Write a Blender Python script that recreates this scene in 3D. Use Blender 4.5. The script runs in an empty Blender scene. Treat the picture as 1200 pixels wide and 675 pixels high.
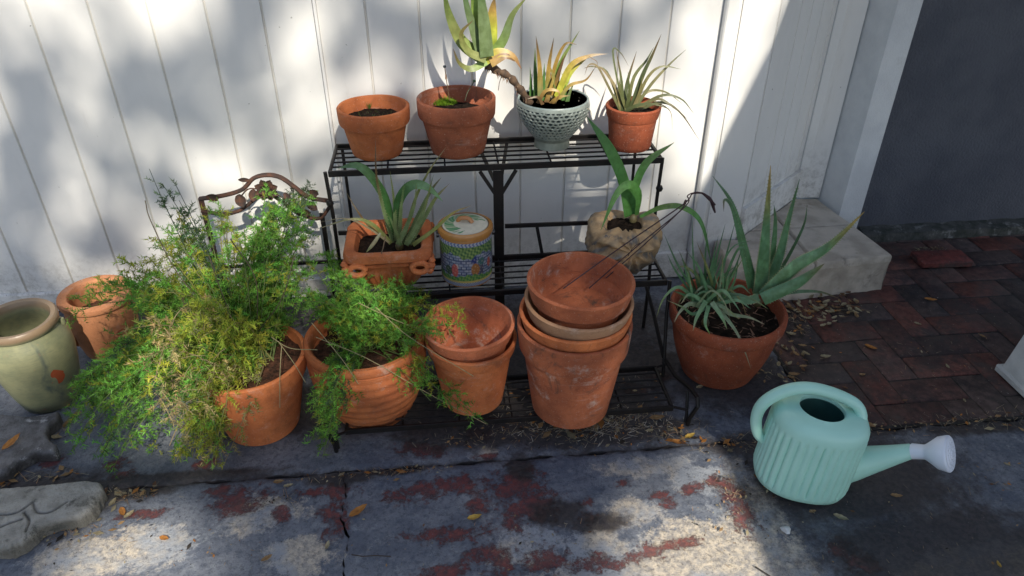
import bpy, math, random
import numpy as np
from mathutils import Vector, Matrix
random.seed(7); rng = np.random.default_rng(7)
PI = math.pi
scene = bpy.context.scene
col = scene.collection
rad = math.radians

# ------------------------------------------------------------------ camera
CAM = np.array([0.0, -2.186, 1.4]); FPX = 840.0
PITCH, YAW = rad(32.8), rad(6.0)
FW = np.array([math.sin(YAW)*math.cos(PITCH), math.cos(YAW)*math.cos(PITCH), -math.sin(PITCH)])
RT = np.array([math.cos(YAW), -math.sin(YAW), 0.0]); UP = np.cross(RT, FW)
def ray(px, py): return FW + RT*(px-600)/FPX + UP*(337.5-py)/FPX
def A(px, py, y):                       # point of the photo in the vertical plane at depth y
    r = ray(px, py); return CAM + r*(y-CAM[1])/r[1]
def G(px, py, z=0.0):                   # point of the photo at height z
    r = ray(px, py); return CAM + r*(z-CAM[2])/r[2]
cd = bpy.data.cameras.new('camera'); cam = bpy.data.objects.new('camera', cd); col.objects.link(cam)
cd.sensor_width = 36; cd.lens = 36*FPX/1200; cd.clip_start = 0.05; cd.clip_end = 500
cam.matrix_world = Matrix(((RT[0], UP[0], -FW[0], CAM[0]), (RT[1], UP[1], -FW[1], CAM[1]), (RT[2], UP[2], -FW[2], CAM[2]), (0, 0, 0, 1)))
scene.camera = cam

# ------------------------------------------------------------------ mesh builder
class MB:
    def __init__(s): s.v = []; s.f = []; s.c = []; s.n = 0; s.sm = []
    def add(s, verts, faces, color=(1, 1, 1), smooth=True):
        b = s.n; verts = [tuple(float(q) for q in p) for p in verts]
        s.v += verts; s.n += len(verts)
        s.f += [tuple(i+b for i in f) for f in faces]; s.sm += [smooth]*len(faces)
        if len(verts) and isinstance(color[0], (int, float)): s.c += [tuple(color)]*len(verts)
        else: s.c += [tuple(q) for q in color]
        return s
    def box(s, lo, hi, color=(1, 1, 1), bev=0.0, rot=0, piv=None):
        x0, y0, z0 = lo; x1, y1, z1 = hi
        if bev <= 0:
            vs = [(x, y, z) for z in (z0, z1) for x, y in ((x0, y0), (x1, y0), (x1, y1), (x0, y1))]
            fs = [(0, 3, 2, 1), (4, 5, 6, 7), (0, 1, 5, 4), (1, 2, 6, 5), (2, 3, 7, 6), (3, 0, 4, 7)]
        else:
            b = bev; vs = []; 
            def ring(d, z): return [(x0+d+b, y0+d, z), (x1-d-b, y0+d, z), (x1-d, y0+d+b, z), (x1-d, y1-d-b, z), (x1-d-b, y1-d, z), (x0+d+b, y1-d, z), (x0+d, y1-d-b, z), (x0+d, y0+d+b, z)]
            for d, z in ((b, z0), (0, z0+b), (0, z1-b), (b, z1)): vs += ring(d, z)
            fs = [tuple(range(7, -1, -1)), tuple(range(24, 32))]
            for k in range(3):
                for i in range(8): j = (i+1) % 8; fs.append((k*8+i, k*8+j, k*8+8+j, k*8+8+i))
        if rot:
            cx, cy = piv if piv else ((x0+x1)/2, (y0+y1)/2); c, q = math.cos(rot), math.sin(rot)
            vs = [(cx+(x-cx)*c-(y-cy)*q, cy+(x-cx)*q+(y-cy)*c, z) for x, y, z in vs]
        return s.add(vs, fs, color, False)
    def tube(s, pts, r, n=8, color=(1, 1, 1), flat=None, caps=True):
        pts = [np.array(p, float) for p in pts]; m = len(pts)
        rs = r if hasattr(r, '__len__') else [r]*m
        vs = []; cs = []; N = None
        for i in range(m):
            T = pts[min(i+1, m-1)]-pts[max(i-1, 0)]; T /= (np.linalg.norm(T)+1e-9)
            if N is None:
                a = np.array([0, 0, 1.]) if abs(T[2]) < .9 else np.array([1., 0, 0]); N = np.cross(T, a)
            N = N-T*(N@T); N /= np.linalg.norm(N); B = np.cross(T, N)
            cc = color if isinstance(color[0], (int, float)) else color[i]
            for k in range(n):
                t = 2*PI*k/n; a, b = math.cos(t), math.sin(t)
                if flat: a *= flat
                vs.append(pts[i]+(N*b+B*a)*rs[i]); cs.append(cc)
        fs = [(i*n+k, i*n+(k+1) % n, (i+1)*n+(k+1) % n, (i+1)*n+k) for i in range(m-1) for k in range(n)]
        if caps: fs += [tuple(range(n-1, -1, -1)), tuple((m-1)*n+k for k in range(n))]
        return s.add(vs, fs, cs)
    def bar(s, p0, p1, w, t, up=(0, 0, 1), color=(1, 1, 1)):
        p0 = np.array(p0, float); p1 = np.array(p1, float); T = p1-p0; T /= np.linalg.norm(T)
        u = np.array(up, float); S = np.cross(T, u); S /= np.linalg.norm(S); V = np.cross(S, T)
        vs = [p+S*a*w/2+V*b*t/2 for p in (p0, p1) for a, b in ((-1, -1), (1, -1), (1, 1), (-1, 1))]
        return s.add(vs, [(0, 1, 2, 3), (7, 6, 5, 4), (0, 4, 5, 1), (1, 5, 6, 2), (2, 6, 7, 3), (3, 7, 4, 0)], color, False)
    def lathe(s, prof, n=64, c=(0, 0, 0), fn=None, cf=None, closed=False):
        vs = []; cs = []; m = len(prof)
        for i, (r, z) in enumerate(prof):
            for k in range(n):
                t = 2*PI*k/n; rr, zz = (fn(r, z, t, i) if fn else (r, z))
                vs.append((c[0]+rr*math.cos(t), c[1]+rr*math.sin(t), c[2]+zz))
                cs.append(cf(r, z, t, i) if cf else (1, 1, 1))
        fs = [(i*n+k, i*n+(k+1) % n, (i+1)*n+(k+1) % n, (i+1)*n+k) for i in range(m-1) for k in range(n)]
        if prof[0][0] > 1e-6: fs.append(tuple(range(n-1, -1, -1)))
        if prof[-1][0] > 1e-6: fs.append(tuple((m-1)*n+k for k in range(n)))
        return s.add(vs, fs, cs)
    def build(s, name, mat, parent=None):
        off = np.array(parent['_w'], float) if parent is not None and '_w' in parent else np.zeros(3)
        me = bpy.data.meshes.new(name)
        v = np.array(s.v, float)-off
        me.from_pydata(v.tolist(), [], s.f); me.update()
        me.polygons.foreach_set('use_smooth', s.sm)
        ca = me.color_attributes.new('Col', 'FLOAT_COLOR', 'POINT')
        cc = np.ones((len(s.v), 4), np.float32); cc[:, :3] = np.array(s.c, np.float32)[:, :3]; ca.data.foreach_set('color', cc.ravel())
        try: me.set_sharp_from_angle(angle=rad(42))
        except Exception: pass
        o = bpy.data.objects.new(name, me); me.materials.append(mat); col.objects.link(o)
        if parent is not None:
            o.parent = parent; o['_w'] = [float(q) for q in off]
        return o
def tag(o, label=None, cat=None, group=None, kind=None):
    if label: o['label'] = label
    if cat: o['category'] = cat
    if group: o['group'] = group
    if kind: o['kind'] = kind
    return o
def thing(name, label, cat, loc, group=None):
    o = bpy.data.objects.new(name, None); o.empty_display_size = .05; col.objects.link(o)
    o.location = [float(q) for q in loc]; o['_w'] = [float(q) for q in loc]
    return tag(o, label, cat, group)
def struct(mb, name, mat): return tag(mb.build(name, mat), kind='structure')

# ------------------------------------------------------------------ materials
def newmat(name):
    m = bpy.data.materials.new(name); m.use_nodes = True; nt = m.node_tree
    for n in list(nt.nodes):
        if n.type != 'OUTPUT_MATERIAL': nt.nodes.remove(n)
    return m, nt, [n for n in nt.nodes if n.type == 'OUTPUT_MATERIAL'][0]
class NT:
    def __init__(s, nt): s.nt = nt; s.tc = nt.nodes.new('ShaderNodeTexCoord'); s.co = s.tc.outputs['Object']
    def n(s, t, **k):
        x = s.nt.nodes.new(t)
        for a, b in k.items(): setattr(x, a, b)
        return x
    def l(s, a, b): s.nt.links.new(a, b)
    def setin(s, sock, v):
        if hasattr(v, 'is_output') or isinstance(v, bpy.types.NodeSocket): s.l(v, sock)
        elif isinstance(v, (tuple, list)) and len(v) == 3 and sock.type == 'RGBA': sock.default_value = (*v, 1)
        else: sock.default_value = v
    def noise(s, scale, detail=5, rough=.6, dist=0, co=None, stretch=None):
        x = s.n('ShaderNodeTexNoise'); x.inputs['Scale'].default_value = scale; x.inputs['Detail'].default_value = detail
        x.inputs['Roughness'].default_value = rough; x.inputs['Distortion'].default_value = dist
        c = co or s.co
        if stretch:
            mp = s.n('ShaderNodeMapping'); mp.inputs['Scale'].default_value = stretch; s.l(c, mp.inputs[0]); c = mp.outputs[0]
        s.l(c, x.inputs['Vector']); return x.outputs['Fac']
    def ramp(s, fac, a, b, v0=0., v1=1.):
        x = s.n('ShaderNodeMapRange', interpolation_type='SMOOTHSTEP'); s.setin(x.inputs['Value'], fac)
        x.inputs['From Min'].default_value = a; x.inputs['From Max'].default_value = b
        x.inputs['To Min'].default_value = v0; x.inputs['To Max'].default_value = v1; return x.outputs[0]
    def mix(s, fac, a, b, mode='MIX'):
        x = s.n('ShaderNodeMix', data_type='RGBA', blend_type=mode)
        s.setin(x.inputs[0], fac); s.setin(x.inputs[6], a); s.setin(x.inputs[7], b); return x.outputs[2]
    def m(s, op, a, b=0.):
        x = s.n('ShaderNodeMath', operation=op); s.setin(x.inputs[0], a); s.setin(x.inputs[1], b); return x.outputs[0]
    def attr(s, name='Col'):
        return s.n('ShaderNodeVertexColor', layer_name=name).outputs[0]
    def sep(s, c):
        x = s.n('ShaderNodeSeparateColor'); s.l(c, x.inputs[0]); return x.outputs
    def bump(s, h, strength=.3, dist=.002, nrm=None):
        x = s.n('ShaderNodeBump'); x.inputs['Strength'].default_value = strength; x.inputs['Distance'].default_value = dist
        s.l(h, x.inputs['Height']); 
        if nrm: s.l(nrm, x.inputs['Normal'])
        return x.outputs[0]
    def bsdf(s, out, color, rough=.6, nrm=None, metal=0, spec=.5, **k):
        b = s.n('ShaderNodeBsdfPrincipled'); s.setin(b.inputs['Base Color'], color); s.setin(b.inputs['Roughness'], rough)
        b.inputs['Metallic'].default_value = metal; b.inputs['Specular IOR Level'].default_value = spec
        if nrm: s.l(nrm, b.inputs['Normal'])
        for a, v in k.items(): b.inputs[a].default_value = v
        if out: s.l(b.outputs[0], out.inputs[0])
        return b.outputs[0]

def simple(name, c1, c2, scale=12, rough=.6, bump=.25, bscale=80, bdist=.002, col_attr=False, spec=.5, metal=0, dirt=None, dirt_thr=(.55, .7), transl=0, stretch=None, **kw):
    m, nt, out = newmat(name); N = NT(nt)
    c = N.mix(N.ramp(N.noise(scale, stretch=stretch), .35, .65), c1, c2)
    if col_attr: c = N.mix(1., c, N.attr(), 'MULTIPLY')
    if dirt: c = N.mix(N.ramp(N.noise(scale*.6, 7, .7), *dirt_thr), c, dirt)
    nr = N.bump(N.noise(bscale, 4), bump, bdist) if bump else None
    b = N.bsdf(None, c, rough, nr, metal, spec, **kw)
    if transl:
        t = N.n('ShaderNodeBsdfTranslucent'); N.setin(t.inputs[0], c)
        mx = N.n('ShaderNodeMixShader'); mx.inputs[0].default_value = transl; N.l(b, mx.inputs[1]); N.l(t.outputs[0], mx.inputs[2]); N.l(mx.outputs[0], out.inputs[0])
    else: N.l(b, out.inputs[0])
    return m

def terracotta(name, c1, c2, white=.5, dark=.5, seed=0.):
    m, nt, out = newmat(name); N = NT(nt)
    mp = N.n('ShaderNodeMapping'); oi = N.n('ShaderNodeObjectInfo'); cb_ = N.n('ShaderNodeCombineXYZ'); rv = N.m('ADD', N.m('MULTIPLY', oi.outputs['Random'], 23.), seed); N.l(rv, cb_.inputs[0]); N.l(N.m('MULTIPLY', rv, 1.7), cb_.inputs[1]); N.l(cb_.outputs[0], mp.inputs['Location']); N.l(N.co, mp.inputs[0]); N.co = mp.outputs[0]
    c = N.mix(N.ramp(N.noise(9, 5, .6), .3, .7), c1, c2)
    c = N.mix(N.m('MULTIPLY', N.ramp(N.noise(38, 8, .75), .47, .70), .45), c, tuple(q*.55 for q in c2))
    c = N.mix(N.m('MULTIPLY', N.ramp(N.noise(260, 3, .6), .62, .70), .5), c, (.60, .42, .32))
    c = N.mix(N.m('MULTIPLY', N.ramp(N.noise(190, 4, .6, co=N.co), .64, .70), .6), c, (.10, .05, .035))
    w = N.m('MULTIPLY', N.ramp(N.noise(14, 8, .72), .56, .74), white)
    c = N.mix(w, c, (.62, .50, .42))
    d = N.m('MULTIPLY', N.ramp(N.noise(11, 8, .7, 1.5), .54, .75), dark)
    c = N.mix(d, c, (.09, .06, .045))
    streak = N.m('MULTIPLY', N.ramp(N.noise(6, 6, .65, stretch=(6, 6, .8)), .55, .75), .35)
    c = N.mix(streak, c, tuple(q*.6 for q in c1))
    band = N.m('MULTIPLY', N.ramp(N.noise(5, 9, .72, stretch=(.7, .7, 5)), .55, .70), N.ramp(N.noise(30, 8, .8), .40, .60))
    c = N.mix(N.m('MULTIPLY', band, .55*white), c, (.64, .54, .47))
    alg = N.m('MULTIPLY', N.ramp(N.noise(4, 9, .75), .57, .72), .7*dark); c = N.mix(alg, c, (.10, .085, .045))
    v = N.ramp(N.m('FRACT', N.m('MULTIPLY', rv, 7.3)), 0., 1., .82, 1.12); hs_ = N.n('ShaderNodeHueSaturation'); N.l(v, hs_.inputs['Value']); N.l(c, hs_.inputs['Color']); c = hs_.outputs[0]
    rings = N.noise(10, 3, .5, stretch=(.4, .4, 30))
    h = N.m('ADD', N.noise(140, 5, .6), N.m('MULTIPLY', rings, 1.2))
    N.bsdf(out, c, N.ramp(N.noise(20), .3, .7, .75, .95), N.bump(h, .38, .0018), spec=.25)
    return m
TC = (.50, .195, .085); TC2 = (.36, .12, .055)
M = {}
M['tc_orange'] = terracotta('terracotta_orange', (.64, .205, .07), (.45, .13, .048), .55, .45, 0.)
M['tc_brown'] = terracotta('terracotta_brown', (.37, .115, .055), (.24, .075, .038), .4, .7, 3.)
M['tc_red'] = terracotta('terracotta_red', (.38, .098, .042), (.25, .062, .030), .35, .6, 5.)
M['tc_pale'] = terracotta('terracotta_pale', (.46, .27, .16), (.36, .20, .11), .6, .5, 8.)
M['tc_worn'] = terracotta('terracotta_worn', (.55, .17, .075), (.34, .10, .048), .9, 1., 11.)
M['tc_peach'] = terracotta('terracotta_peach', (.62, .27, .13), (.48, .20, .095), .6, .3, 14.)  # paler, less saturated clay
M['soil'] = simple('soil', (.030, .020, .014), (.012, .009, .007), 60, .95, .9, 70, .012, spec=.1)
M['soil_red'] = simple('soil_brown', (.10, .045, .028), (.035, .02, .014), 50, .95, .9, 70, .012, spec=.1)
M['iron'] = simple('black_iron', (.007, .0065, .007), (.014, .011, .010), 40, .5, .4, 120, .001, dirt=(.06, .03, .02), dirt_thr=(.68, .8), spec=.35)
M['rust'] = simple('rusted_iron', (.105, .045, .026), (.04, .026, .022), 45, .9, .6, 160, .002, dirt=(.03, .025, .022), dirt_thr=(.52, .68))
M['vinyl'] = simple('white_vinyl', (.80, .785, .75), (.74, .73, .70), 3, .42, .08, 25, .002, dirt=(.60, .575, .53), dirt_thr=(.58, .8), stretch=(1, 1, .4))
def vinyl_mat():
    m, nt, out = newmat('white_vinyl_dirty'); N = NT(nt); sp = N.n('ShaderNodeSeparateXYZ'); N.l(N.co, sp.inputs[0])
    c = N.mix(N.ramp(N.noise(3, 6, .65, stretch=(1, 1, .4)), .35, .65), (.80, .785, .75), (.73, .72, .69))
    c = N.mix(N.m('MULTIPLY', N.ramp(N.noise(5, 8, .75, stretch=(3, 1, .5)), .58, .8), .6), c, (.60, .575, .53))
    c = N.mix(N.m('MULTIPLY', N.ramp(N.noise(48, 3, .55), .735, .765), .65), c, (.22, .20, .17))
    splash = N.m('MULTIPLY', N.ramp(sp.outputs[2], .30, .0), N.ramp(N.noise(22, 9, .8), .42, .66))
    c = N.mix(N.m('MULTIPLY', splash, .75), c, (.27, .25, .21))
    c = N.mix(1., c, N.attr(), 'MULTIPLY'); N.bsdf(out, c, N.ramp(N.noise(12), .3, .7, .35, .55), N.bump(N.noise(18, 5), .12, .003), spec=.45); return m
M['vinyl'] = vinyl_mat()
M['stucco_white'] = simple('white_painted_stucco', (.70, .71, .70), (.60, .61, .61), 6, .8, .7, 160, .003, dirt=(.42, .41, .38), dirt_thr=(.62, .8))
M['stucco_dark'] = simple('slate_painted_stucco', (.112, .117, .135), (.085, .090, .108), 4, .85, 1., 110, .008, spec=.3, dirt=(.05, .055, .07), dirt_thr=(.55, .8))
M['ledge'] = simple('mossy_concrete', (.085, .085, .078), (.035, .040, .032), 25, .95, 1., 90, .008, dirt=(.20, .20, .19), dirt_thr=(.56, .66))
M['stone_step'] = simple('worn_pale_stone', (.52, .46, .38), (.36, .315, .255), 11, .85, .6, 110, .003, dirt=(.14, .12, .10), dirt_thr=(.58, .74))
M['joint'] = simple('dirty_joint', (.05, .045, .04), (.02, .018, .016), 40, .95, .8, 80, .004)
M['stone'] = simple('weathered_garden_stone', (.40, .385, .35), (.27, .26, .23), 26, .9, 1., 170, .008, dirt=(.09, .088, .075), dirt_thr=(.56, .7), col_attr=True)
M['stone_dark'] = simple('dark_garden_stone', (.19, .185, .19), (.09, .085, .085), 22, .8, .9, 130, .006, dirt=(.42, .41, .41), dirt_thr=(.60, .68), col_attr=True)
M['planter_white'] = simple('chalky_white_concrete', (.62, .62, .58), (.48, .48, .45), 9, .85, .6, 90, .003, dirt=(.25, .24, .20), dirt_thr=(.6, .75))
M['mint'] = simple('mint_plastic', (.45, .77, .65), (.41, .71, .59), 6, .36, .06, 120, .001, spec=.5, dirt=(.34, .52, .44), dirt_thr=(.60, .85))
M['mint_in_shade'] = simple('mint_plastic_inside_shade', (.10, .26, .23), (.08, .21, .19), 6, .5, .05, 120, .001)  # same plastic coloured darker, shade inside the can painted in
M['rose'] = simple('pale_lilac_plastic', (.80, .83, .90), (.76, .79, .87), 6, .4, .05, 120, .001)
M['leaf'] = simple('aloe_leaf', (1, 1, 1), (.72, .74, .62), 60, .42, .2, 120, .001, col_attr=True, spec=.45, transl=.12)
M['fern'] = simple('fern_needles', (1, 1, 1), (.8, .85, .8), 20, .55, 0, col_attr=True, spec=.3, transl=.45)
M['litterleaf'] = simple('dry_leaf', (1, 1, 1), (.7, .66, .6), 70, .7, .4, 120, .001, col_attr=True, transl=.15)
M['brick'] = None
M['painted'] = simple('glazed_paint', (1, 1, 1), (.9, .9, .9), 90, .25, .2, 70, .001, col_attr=True, spec=.5)
M['whitepot'] = simple('speckled_glaze', (.62, .66, .62), (.45, .49, .46), 40, .35, .15, 90, .001, col_attr=True, spec=.5)
M['shell'] = simple('tan_moulded_clay', (1, 1, 1), (.7, .68, .66), 45, .8, .7, 110, .003, col_attr=True, dirt=(.10, .11, .12), dirt_thr=(.56, .68))
M['bark'] = simple('oak_bark', (.16, .12, .09), (.07, .055, .04), 12, .95, .9, 30, .02)
M['oakleaf'] = simple('oak_foliage', (.07, .12, .03), (.05, .09, .025), 3, .6, 0, transl=.25)
M['roof'] = simple('roof_boards', (.45, .44, .42), (.38, .37, .35), 5, .8, .2, 40)
M['stem'] = simple('dry_stem', (1, 1, 1), (.75, .72, .7), 80, .8, .3, 200, .001, col_attr=True)
def jar_mat():
    m, nt, out = newmat('olive_glaze'); N = NT(nt)
    s = N.n('ShaderNodeSeparateXYZ'); N.l(N.co, s.inputs[0])
    c = N.mix(N.ramp(N.noise(9, 6, .65), .3, .7), (.32, .31, .17), (.17, .185, .11))
    c = N.mix(N.ramp(N.noise(4, 5, .6, 1.0), .50, .62), c, (.07, .095, .09))
    c = N.mix(N.ramp(N.noise(35, 8, .75), .62, .70), c, (.42, .17, .08))
    c = N.mix(N.m('MULTIPLY', N.ramp(N.noise(40, 3, .6, stretch=(1, 1, 9)), .5, .7), .3), c, (.10, .11, .09))
    c = N.mix(N.ramp(s.outputs[2], .262, .278), c, (.26, .18, .11))
    N.bsdf(out, c, .38, N.bump(N.noise(50, 5), .5, .002), spec=.5); return m
M['jar'] = jar_mat()
def brick_mat():
    m, nt, out = newmat('weathered_brick'); N = NT(nt)
    c = N.mix(1., N.mix(N.ramp(N.noise(40, 6, .7), .35, .65), (1, 1, 1), (.55, .52, .52)), N.attr(), 'MULTIPLY')
    c = N.mix(N.m('MULTIPLY', N.ramp(N.noise(5, 6, .7), .42, .62), .75), c, (.026, .024, .026))
    c = N.mix(N.m('MULTIPLY', N.ramp(N.noise(3, 8, .75), .45, .62), .6), c, (.085, .073, .064))
    c = N.mix(N.ramp(N.noise(150, 3, .6), .68, .73), c, (.30, .27, .22))
    N.bsdf(out, c, N.ramp(N.noise(6), .35, .65, .55, .9), N.bump(N.noise(90, 6, .7), .7, .004), spec=.35); return m
M['brick'] = brick_mat()
def slab_mat():
    m, nt, out = newmat('painted_worn_concrete'); N = NT(nt)
    R, Gc, B = N.sep(N.attr())[:3]
    c = N.mix(N.ramp(N.noise(7, 7, .65), .35, .65), (.115, .132, .170), (.21, .225, .255))
    c = N.mix(N.ramp(N.noise(22, 9, .8), .50, .70), c, (.27, .29, .31))
    c = N.mix(N.m('MULTIPLY', N.ramp(N.noise(55, 6, .75), .5, .62), .6), c, (.075, .09, .125))
    bare = N.ramp(N.m('ADD', Gc, N.m('MULTIPLY', N.m('SUBTRACT', N.noise(15, 12, .82), .5), 2.4)), .42, .66)  # worn-off paint, plus sunlight painted into the ground colour
    bare_sunc = N.mix(N.ramp(N.noise(55, 8, .8), .40, .60), (.60, .52, .41), (.31, .29, .27))  # warm pale concrete tone, raised to brighten the sun patch
    bare_sunc = N.mix(N.ramp(N.noise(4, 5, .7), .42, .58), bare_sunc, (.33, .35, .38))
    c = N.mix(bare, c, bare_sunc)
    rf = N.ramp(N.m('ADD', R, N.m('MULTIPLY', N.m('SUBTRACT', N.noise(24, 14, .88, .15), .5), 3.6)), .56, .84, 0., .9)
    redc = N.mix(N.ramp(N.noise(50, 7, .75), .38, .62), (.23, .050, .040), (.10, .034, .034))
    c = N.mix(rf, c, redc)
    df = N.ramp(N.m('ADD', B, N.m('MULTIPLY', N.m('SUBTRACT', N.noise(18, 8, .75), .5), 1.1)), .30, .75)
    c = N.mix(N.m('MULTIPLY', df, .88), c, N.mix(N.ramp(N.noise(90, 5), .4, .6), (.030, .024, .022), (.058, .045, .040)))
    pits = N.ramp(N.noise(170, 5, .7), .63, .68)
    c = N.mix(N.m('MULTIPLY', pits, .8), c, (.035, .035, .04))
    c = N.mix(N.m('MULTIPLY', N.ramp(N.noise(75, 8, .85, 1.2), .56, .63), .6), c, (.04, .042, .055))
    c = N.mix(N.m('MULTIPLY', N.ramp(N.noise(95, 6, .8), .52, .62), .45), c, (.035, .038, .048))
    spk = N.ramp(N.noise(210, 3, .6), .72, .76)
    c = N.mix(N.m('MULTIPLY', spk, .7), c, (.48, .46, .42))
    h = N.m('ADD', N.noise(60, 8, .75), N.m('MULTIPLY', rf, -.25))
    N.bsdf(out, c, N.ramp(N.noise(9, 5), .35, .65, .5, .85), N.bump(h, 1., .005), spec=.4); return m
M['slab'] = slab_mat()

# ------------------------------------------------------------------ world and sun
SV = np.array([.27, -1.10, 1.0]); SV = SV/np.linalg.norm(SV)          # towards the sun
el = math.asin(SV[2]); az = math.atan2(SV[0], SV[1])
w = bpy.data.worlds.new('World'); scene.world = w; w.use_nodes = True; nt = w.node_tree
for n in list(nt.nodes): nt.nodes.remove(n)
o_ = nt.nodes.new('ShaderNodeOutputWorld'); bg = nt.nodes.new('ShaderNodeBackground'); sky = nt.nodes.new('ShaderNodeTexSky')
sky.sky_type = 'NISHITA'; sky.sun_disc = False; sky.sun_elevation = el; sky.sun_rotation = az
sky.air_density = 1.0; sky.dust_density = 1.0; sky.ozone_density = 1.3
bg.inputs[1].default_value = .115; nt.links.new(sky.outputs[0], bg.inputs[0]); nt.links.new(bg.outputs[0], o_.inputs[0])
sd = bpy.data.lights.new('sun', 'SUN'); sd.energy = 5.0; sd.angle = rad(.53); sd.color = (1, .93, .81)
so = bpy.data.objects.new('sun', sd); col.objects.link(so); so.rotation_euler = Vector(SV.tolist()).to_track_quat('Z', 'Y').to_euler()
scene.view_settings.view_transform = 'Standard'; scene.view_settings.look = 'None'
scene.view_settings.exposure = .36; scene.view_settings.gamma = 1; scene.view_settings.use_curve_mapping = False
scene.render.engine = 'CYCLES'; scene.cycles.max_bounces = 8; scene.cycles.diffuse_bounces = 4; scene.cycles.transparent_max_bounces = 8
scene.cycles.use_denoising = True

# ------------------------------------------------------------------ ground
JY = -.846; BX = 1.012
def gauss(x, y, cx, cy, rx, ry): return np.exp(-(((x-cx)/rx)**2+((y-cy)/ry)**2))
RED = [(280, 588, .06, .04), (262, 574, .04, .02), (385, 574, .07, .018), (392, 606, .03, .05), (330, 600, .02, .03), (480, 523, .05, .022), (505, 528, .05, .02),
       (560, 507, .05, .018), (572, 533, .03, .012), (500, 572, .05, .03), (530, 568, .07, .028), (560, 590, .03, .03), (470, 580, .04, .02), (605, 566, .06, .05), (625, 590, .06, .05), (598, 612, .03, .03),
       (590, 662, .03, .03), (777, 578, .03, .012), (782, 590, .02, .012), (730, 565, .025, .01), (812, 573, .03, .015), (838, 562, .03, .012), (860, 582, .028, .06), (872, 604, .03, .05),
       (852, 568, .03, .02), (690, 588, .02, .012), (692, 605, .02, .02), (794, 636, .05, .015), (760, 645, .04, .02), (525, 625, .09, .018), (570, 650, .06, .02), (520, 670, .05, .02), (640, 655, .05, .03), (700, 660, .06, .02),
       (135, 545, .03, .02), (165, 602, .06, .012), (145, 556, .03, .015), (60, 540, .03, .02), (240, 545, .03, .02), (250, 520, .03, .02), (690, 447, .06, .03), (650, 480, .05, .02), (745, 455, .04, .02), (770, 440, .04, .02), (700, 425, .03, .02), (985, 640, .03, .02), (920, 540, .03, .02), (1010, 660, .04, .02)]
BARE_SUN = [(895, 600, .06, .09), (870, 560, .06, .05), (925, 665, .07, .08), (855, 655, .12, .08), (830, 650, .16, .10), (900, 640, .06, .10), (740, 600, .07, .04), (700, 640, .08, .05), (170, 640, .10, .06), (90, 655, .10, .06), (300, 600, .10, .05), (620, 640, .08, .05), (350, 650, .08, .05), (560, 530, .04, .02), (760, 545, .12, .03), (820, 560, .08, .04), (770, 670, .3, .05), (1150, 660, .15, .05)]  # bare concrete spots, extended to paint the sunlit patch brighter
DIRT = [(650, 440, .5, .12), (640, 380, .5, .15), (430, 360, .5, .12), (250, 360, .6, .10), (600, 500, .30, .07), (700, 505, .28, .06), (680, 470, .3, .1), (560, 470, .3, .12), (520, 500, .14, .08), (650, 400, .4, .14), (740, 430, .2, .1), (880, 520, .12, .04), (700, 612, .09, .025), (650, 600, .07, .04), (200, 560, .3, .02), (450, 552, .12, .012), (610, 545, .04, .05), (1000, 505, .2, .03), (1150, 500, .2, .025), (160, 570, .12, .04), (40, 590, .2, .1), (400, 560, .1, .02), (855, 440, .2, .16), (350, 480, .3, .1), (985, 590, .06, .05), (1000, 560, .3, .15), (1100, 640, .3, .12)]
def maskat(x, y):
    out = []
    for L in (RED, BARE_SUN, DIRT):
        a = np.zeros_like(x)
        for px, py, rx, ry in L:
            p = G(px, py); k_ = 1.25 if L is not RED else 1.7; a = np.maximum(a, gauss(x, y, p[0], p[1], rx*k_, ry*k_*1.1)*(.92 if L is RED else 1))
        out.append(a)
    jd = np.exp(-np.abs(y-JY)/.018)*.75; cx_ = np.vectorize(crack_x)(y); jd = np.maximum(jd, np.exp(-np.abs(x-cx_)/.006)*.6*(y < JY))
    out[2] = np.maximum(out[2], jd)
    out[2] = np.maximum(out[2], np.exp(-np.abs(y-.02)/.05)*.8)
    return out
def wig(t, s, a=.004):
    return a*(math.sin(t*37+s)+.6*math.sin(t*91+s*2.1)+.4*math.sin(t*213+s))
def crack_x(y):
    return -.279+.012*math.sin((y+.8)*14)+.006*math.sin((y+.8)*47+1)+.003*math.sin(y*160)
def slab_grid(mb, x0f, x1f, y0f, y1f, nx, ny, dip=.004):
    xs = np.zeros((ny+1, nx+1)); ys = np.zeros_like(xs)
    for j in range(ny+1):
        v = j/ny
        for i in range(nx+1):
            u = i/nx; y = None
            ya = y0f(0); yb = y1f(0); yy = ya+(yb-ya)*v
            xa, xb = x0f(yy), x1f(yy); x = xa+(xb-xa)*u
            y = y0f(x)+(y1f(x)-y0f(x))*v
            xs[j, i], ys[j, i] = x, y
    r, g, b = maskat(xs, ys)
    z = np.zeros_like(xs)
    z += .0025*np.sin(xs*3.1+1)*np.cos(ys*4.3)
    vs = []; cs = []
    for j in range(ny+1):
        for i in range(nx+1):
            vs.append((xs[j, i], ys[j, i], z[j, i]-(.004 if i in (0, nx) or j in (0, ny) else 0)-.003)); cs.append((r[j, i], g[j, i], b[j, i]))
    W = nx+1
    fs = [(j*W+i, j*W+i+1, (j+1)*W+i+1, (j+1)*W+i) for j in range(ny) for i in range(nx)]
    mb.add(vs, fs, cs, True)
    # skirt
    for edge in ([(0, i) for i in range(W)], [(ny, i) for i in range(W-1, -1, -1)], [(j, 0) for j in range(ny, -1, -1)], [(j, nx) for j in range(ny+1)]):
        e = [vs[j*W+i] for j, i in edge]; n = len(e)
        mb.add(e+[(x, y, -.05) for x, y, z_ in e], [(k, n+k, n+k+1, k+1) for k in range(n-1)], (0, 0, 1), False)
g = .0022
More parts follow.
